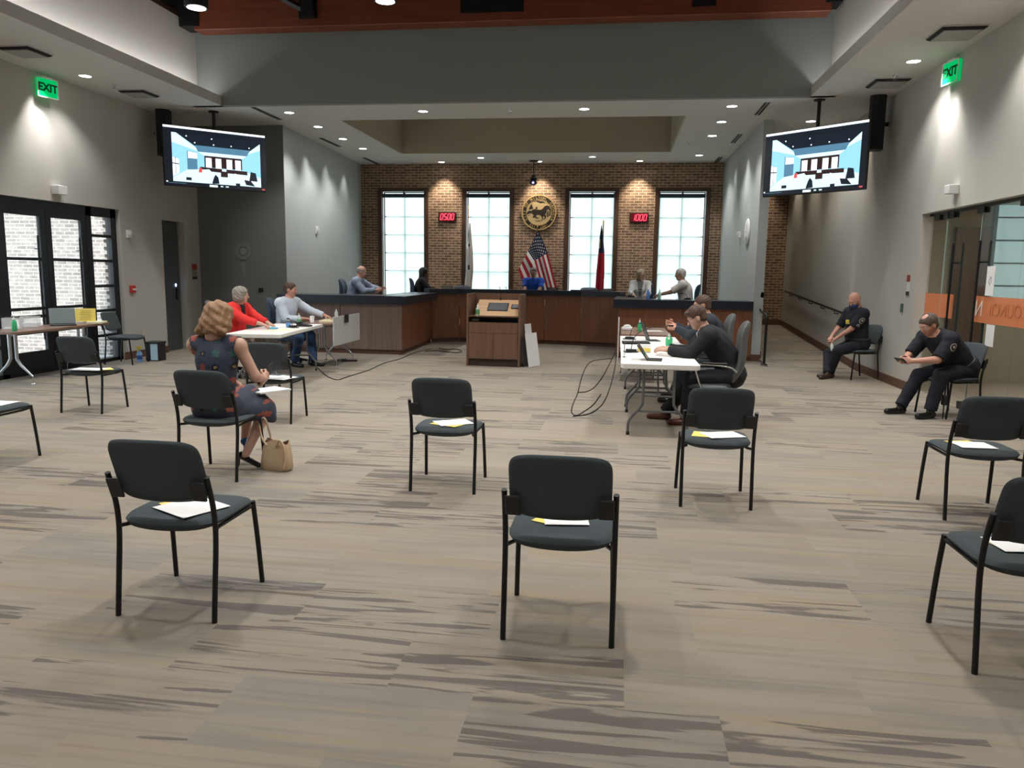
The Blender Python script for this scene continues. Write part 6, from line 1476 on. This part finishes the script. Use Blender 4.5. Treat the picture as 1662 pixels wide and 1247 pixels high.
# officers
def patchfn(sh,elb,rt,TR,neckb,extra=None):
    pass
def officer_patch(side,z0,r):
    return None
def officer(label,loc,rz,cfg,chev=False):
    # shoulder patch is painted by face on the sleeve via a thin patch mesh afterwards
    r=person('m',label,loc,rz,cfg); t=r['t']
    for s in((-1,1)):
        a=r['sh'][s]; e=r['elb'][s]; ax=unit(e-a); out=unit((r['rt']*s)-((r['rt']*s)@ax)*ax); fwd=unit(np.cross(ax,out)); c0=a+ax*.10; rad=.062*cfg.get('scale',1)+.034
        def disc_(c,rr,off,m,nm,sy=1.15):
            g=MB(); V=[]; n=20
            for k in range(3):
                for j in range(n):
                    th=2*math.pi*j/n; q=rr*k/2; u=q*math.cos(th); w=q*math.sin(th)*sy; ang=u/rad
                    V.append(c+ax*w+out*((rad+off)*math.cos(ang))+fwd*((rad+off)*math.sin(ang)))
            F=[(i*n+j,i*n+(j+1)%n,(i+1)*n+(j+1)%n,(i+1)*n+j) for i in range(2) for j in range(n)]
            g.add(V,F,0,True); return g.build(nm,m,t)
        disc_(c0,.042,0,M_badge,'shoulder_patch'); disc_(c0,.033,.0015,M_sealk,'patch_field'); disc_(c0-ax*.004,.017,.003,M_badge,'patch_emblem',.9)
        if chev: 
            g=MB()
            for k in range(3):
                for w in(-1,1):
                    b=c0+ax*(.062+.014*k); p0=b+out*(rad+.002); p1=b+ax*.018+fwd*w*.026+out*(rad-.004); g.add([p0,p1,p1+ax*.007,p0+ax*.007],[(0,1,2,3)],0)
            g.build('sergeant_stripes',M_badge,t)
    return r
lo1=(3.74,12.85,0); 
r=officer("bald officer in dark uniform with a blue mask, sitting against the right wall",lo1,R_(108),dict(scale=.98,fat=1.25,headS=1.05,skin=S_pink,lean=5,curl=6,head_yaw=18,head_pitch=-30,hipz=.56,hipy=-.05,
  top=[M_uni],sleeve=.92,top_i=.024,collar=M_uni,hand_l=(-.02,.32,.66),hand_r=(.15,.32,.66),pole_l=(-.8,-.5,-.4),pole_r=(.8,-.4,-.4),palm_l=(.2,0,-1),palm_r=(-.2,0,-1),curl_l=30,curl_r=45,mask=mat('mask_navy',(.03,.045,.12),.8),
  bottom=M_unit,belt=M_blackp,foot_l=(.06,.36,.085),foot_r=(-.02,.46,.085),kpole_l=(-.5,.9,.8),kpole_r=(1.6,.8,.6),toe_l=(.5,.8,0),toe_r=(-.4,.9,0),shoe=mat('shoe_dark_brown',(.05,.03,.02),.35)),True)
t=r['t']; q=MB(); c0=r['chest']; TRo=r['TR']; q.bbox((-.035,.142,-.02),(.03,.175,.045),.006); q.xf([[*TRo[0],c0[0]],[*TRo[1],c0[1]],[*TRo[2],c0[2]],[0,0,0,1]]); q.build('yellow_camera',mat('taser_yellow',(.8,.72,.10),.4),t)
hx=world(r['wr'][-1]+r['hdir'][-1]*.10,lo1,R_(108)); t=thing('folded_tissue','crumpled pale tissue hanging from the hand of the bald officer','tissue',(hx[0],hx[1],hx[2]-.10)); q=MB(); q.ell((0,0,0),(.025,.02,.07)); q.build('tissue',M_paper,t)
lo2=(3.92,9.60,0)
r=officer("grey haired officer in dark uniform leaning forward over a phone beside the glass doors",lo2,R_(112),dict(scale=1.03,fat=1.18,skin=S_pink,hair='crownspot',haircol=H('grey_brown',(.10,.075,.055)),lean=36,curl=18,head_yaw=2,head_pitch=-30,hipz=.57,hipy=-.10,res=.0105,
  top=[M_uni],sleeve=.95,top_i=.024,collar=M_uni,hand_l=(-.06,.64,.66),hand_r=(.06,.66,.67),pole_l=(-.7,-.1,-.8),pole_r=(.7,-.1,-.8),hdir_l=(.45,1,.05),hdir_r=(-.45,1,.05),palm_l=(.9,0,-.2),palm_r=(-.9,0,-.2),curl_l=52,curl_r=52,
  bottom=M_unit,belt=M_blackp,foot_l=(-.15,.42,.095),foot_r=(.18,.54,.095),kpole_l=(-.2,.7,.8),kpole_r=(.25,.7,.8),toe_l=(-.05,1,0),toe_r=(.1,1,0),shoe=M_shoe))
hx=world((r['wr'][-1]+r['wr'][1])/2+v3(0,.10,.0),lo2,R_(112)); t=thing('mobile_phone','dark phone held in both hands of the officer leaning forward','phone',hx,R_(112)); q=MB(); q.bbox((-.075,-.006,-.038),(.075,.006,.038),.004,rot=rotm(R_(-50)),c=(0,0,0)); q.build('body',M_blackp,t)
# holster/gear hanging at his chair's front leg
t=thing('duty_gear','black duty gear strapped low by the front leg of the nearer officer','gear',(3.74,9.33,0.0)); q=MB(); q.bbox((-.03,-.03,.16),(.03,.03,.28),.01); q.box((-.06,-.02,.44),(.05,.02,.47)); q.tube([(0,0,.28),(0,0,.45)],.01,6); q.tube([(0,0,.0),(0,0,.16)],.008,6); q.build('gear',M_blackp,t)
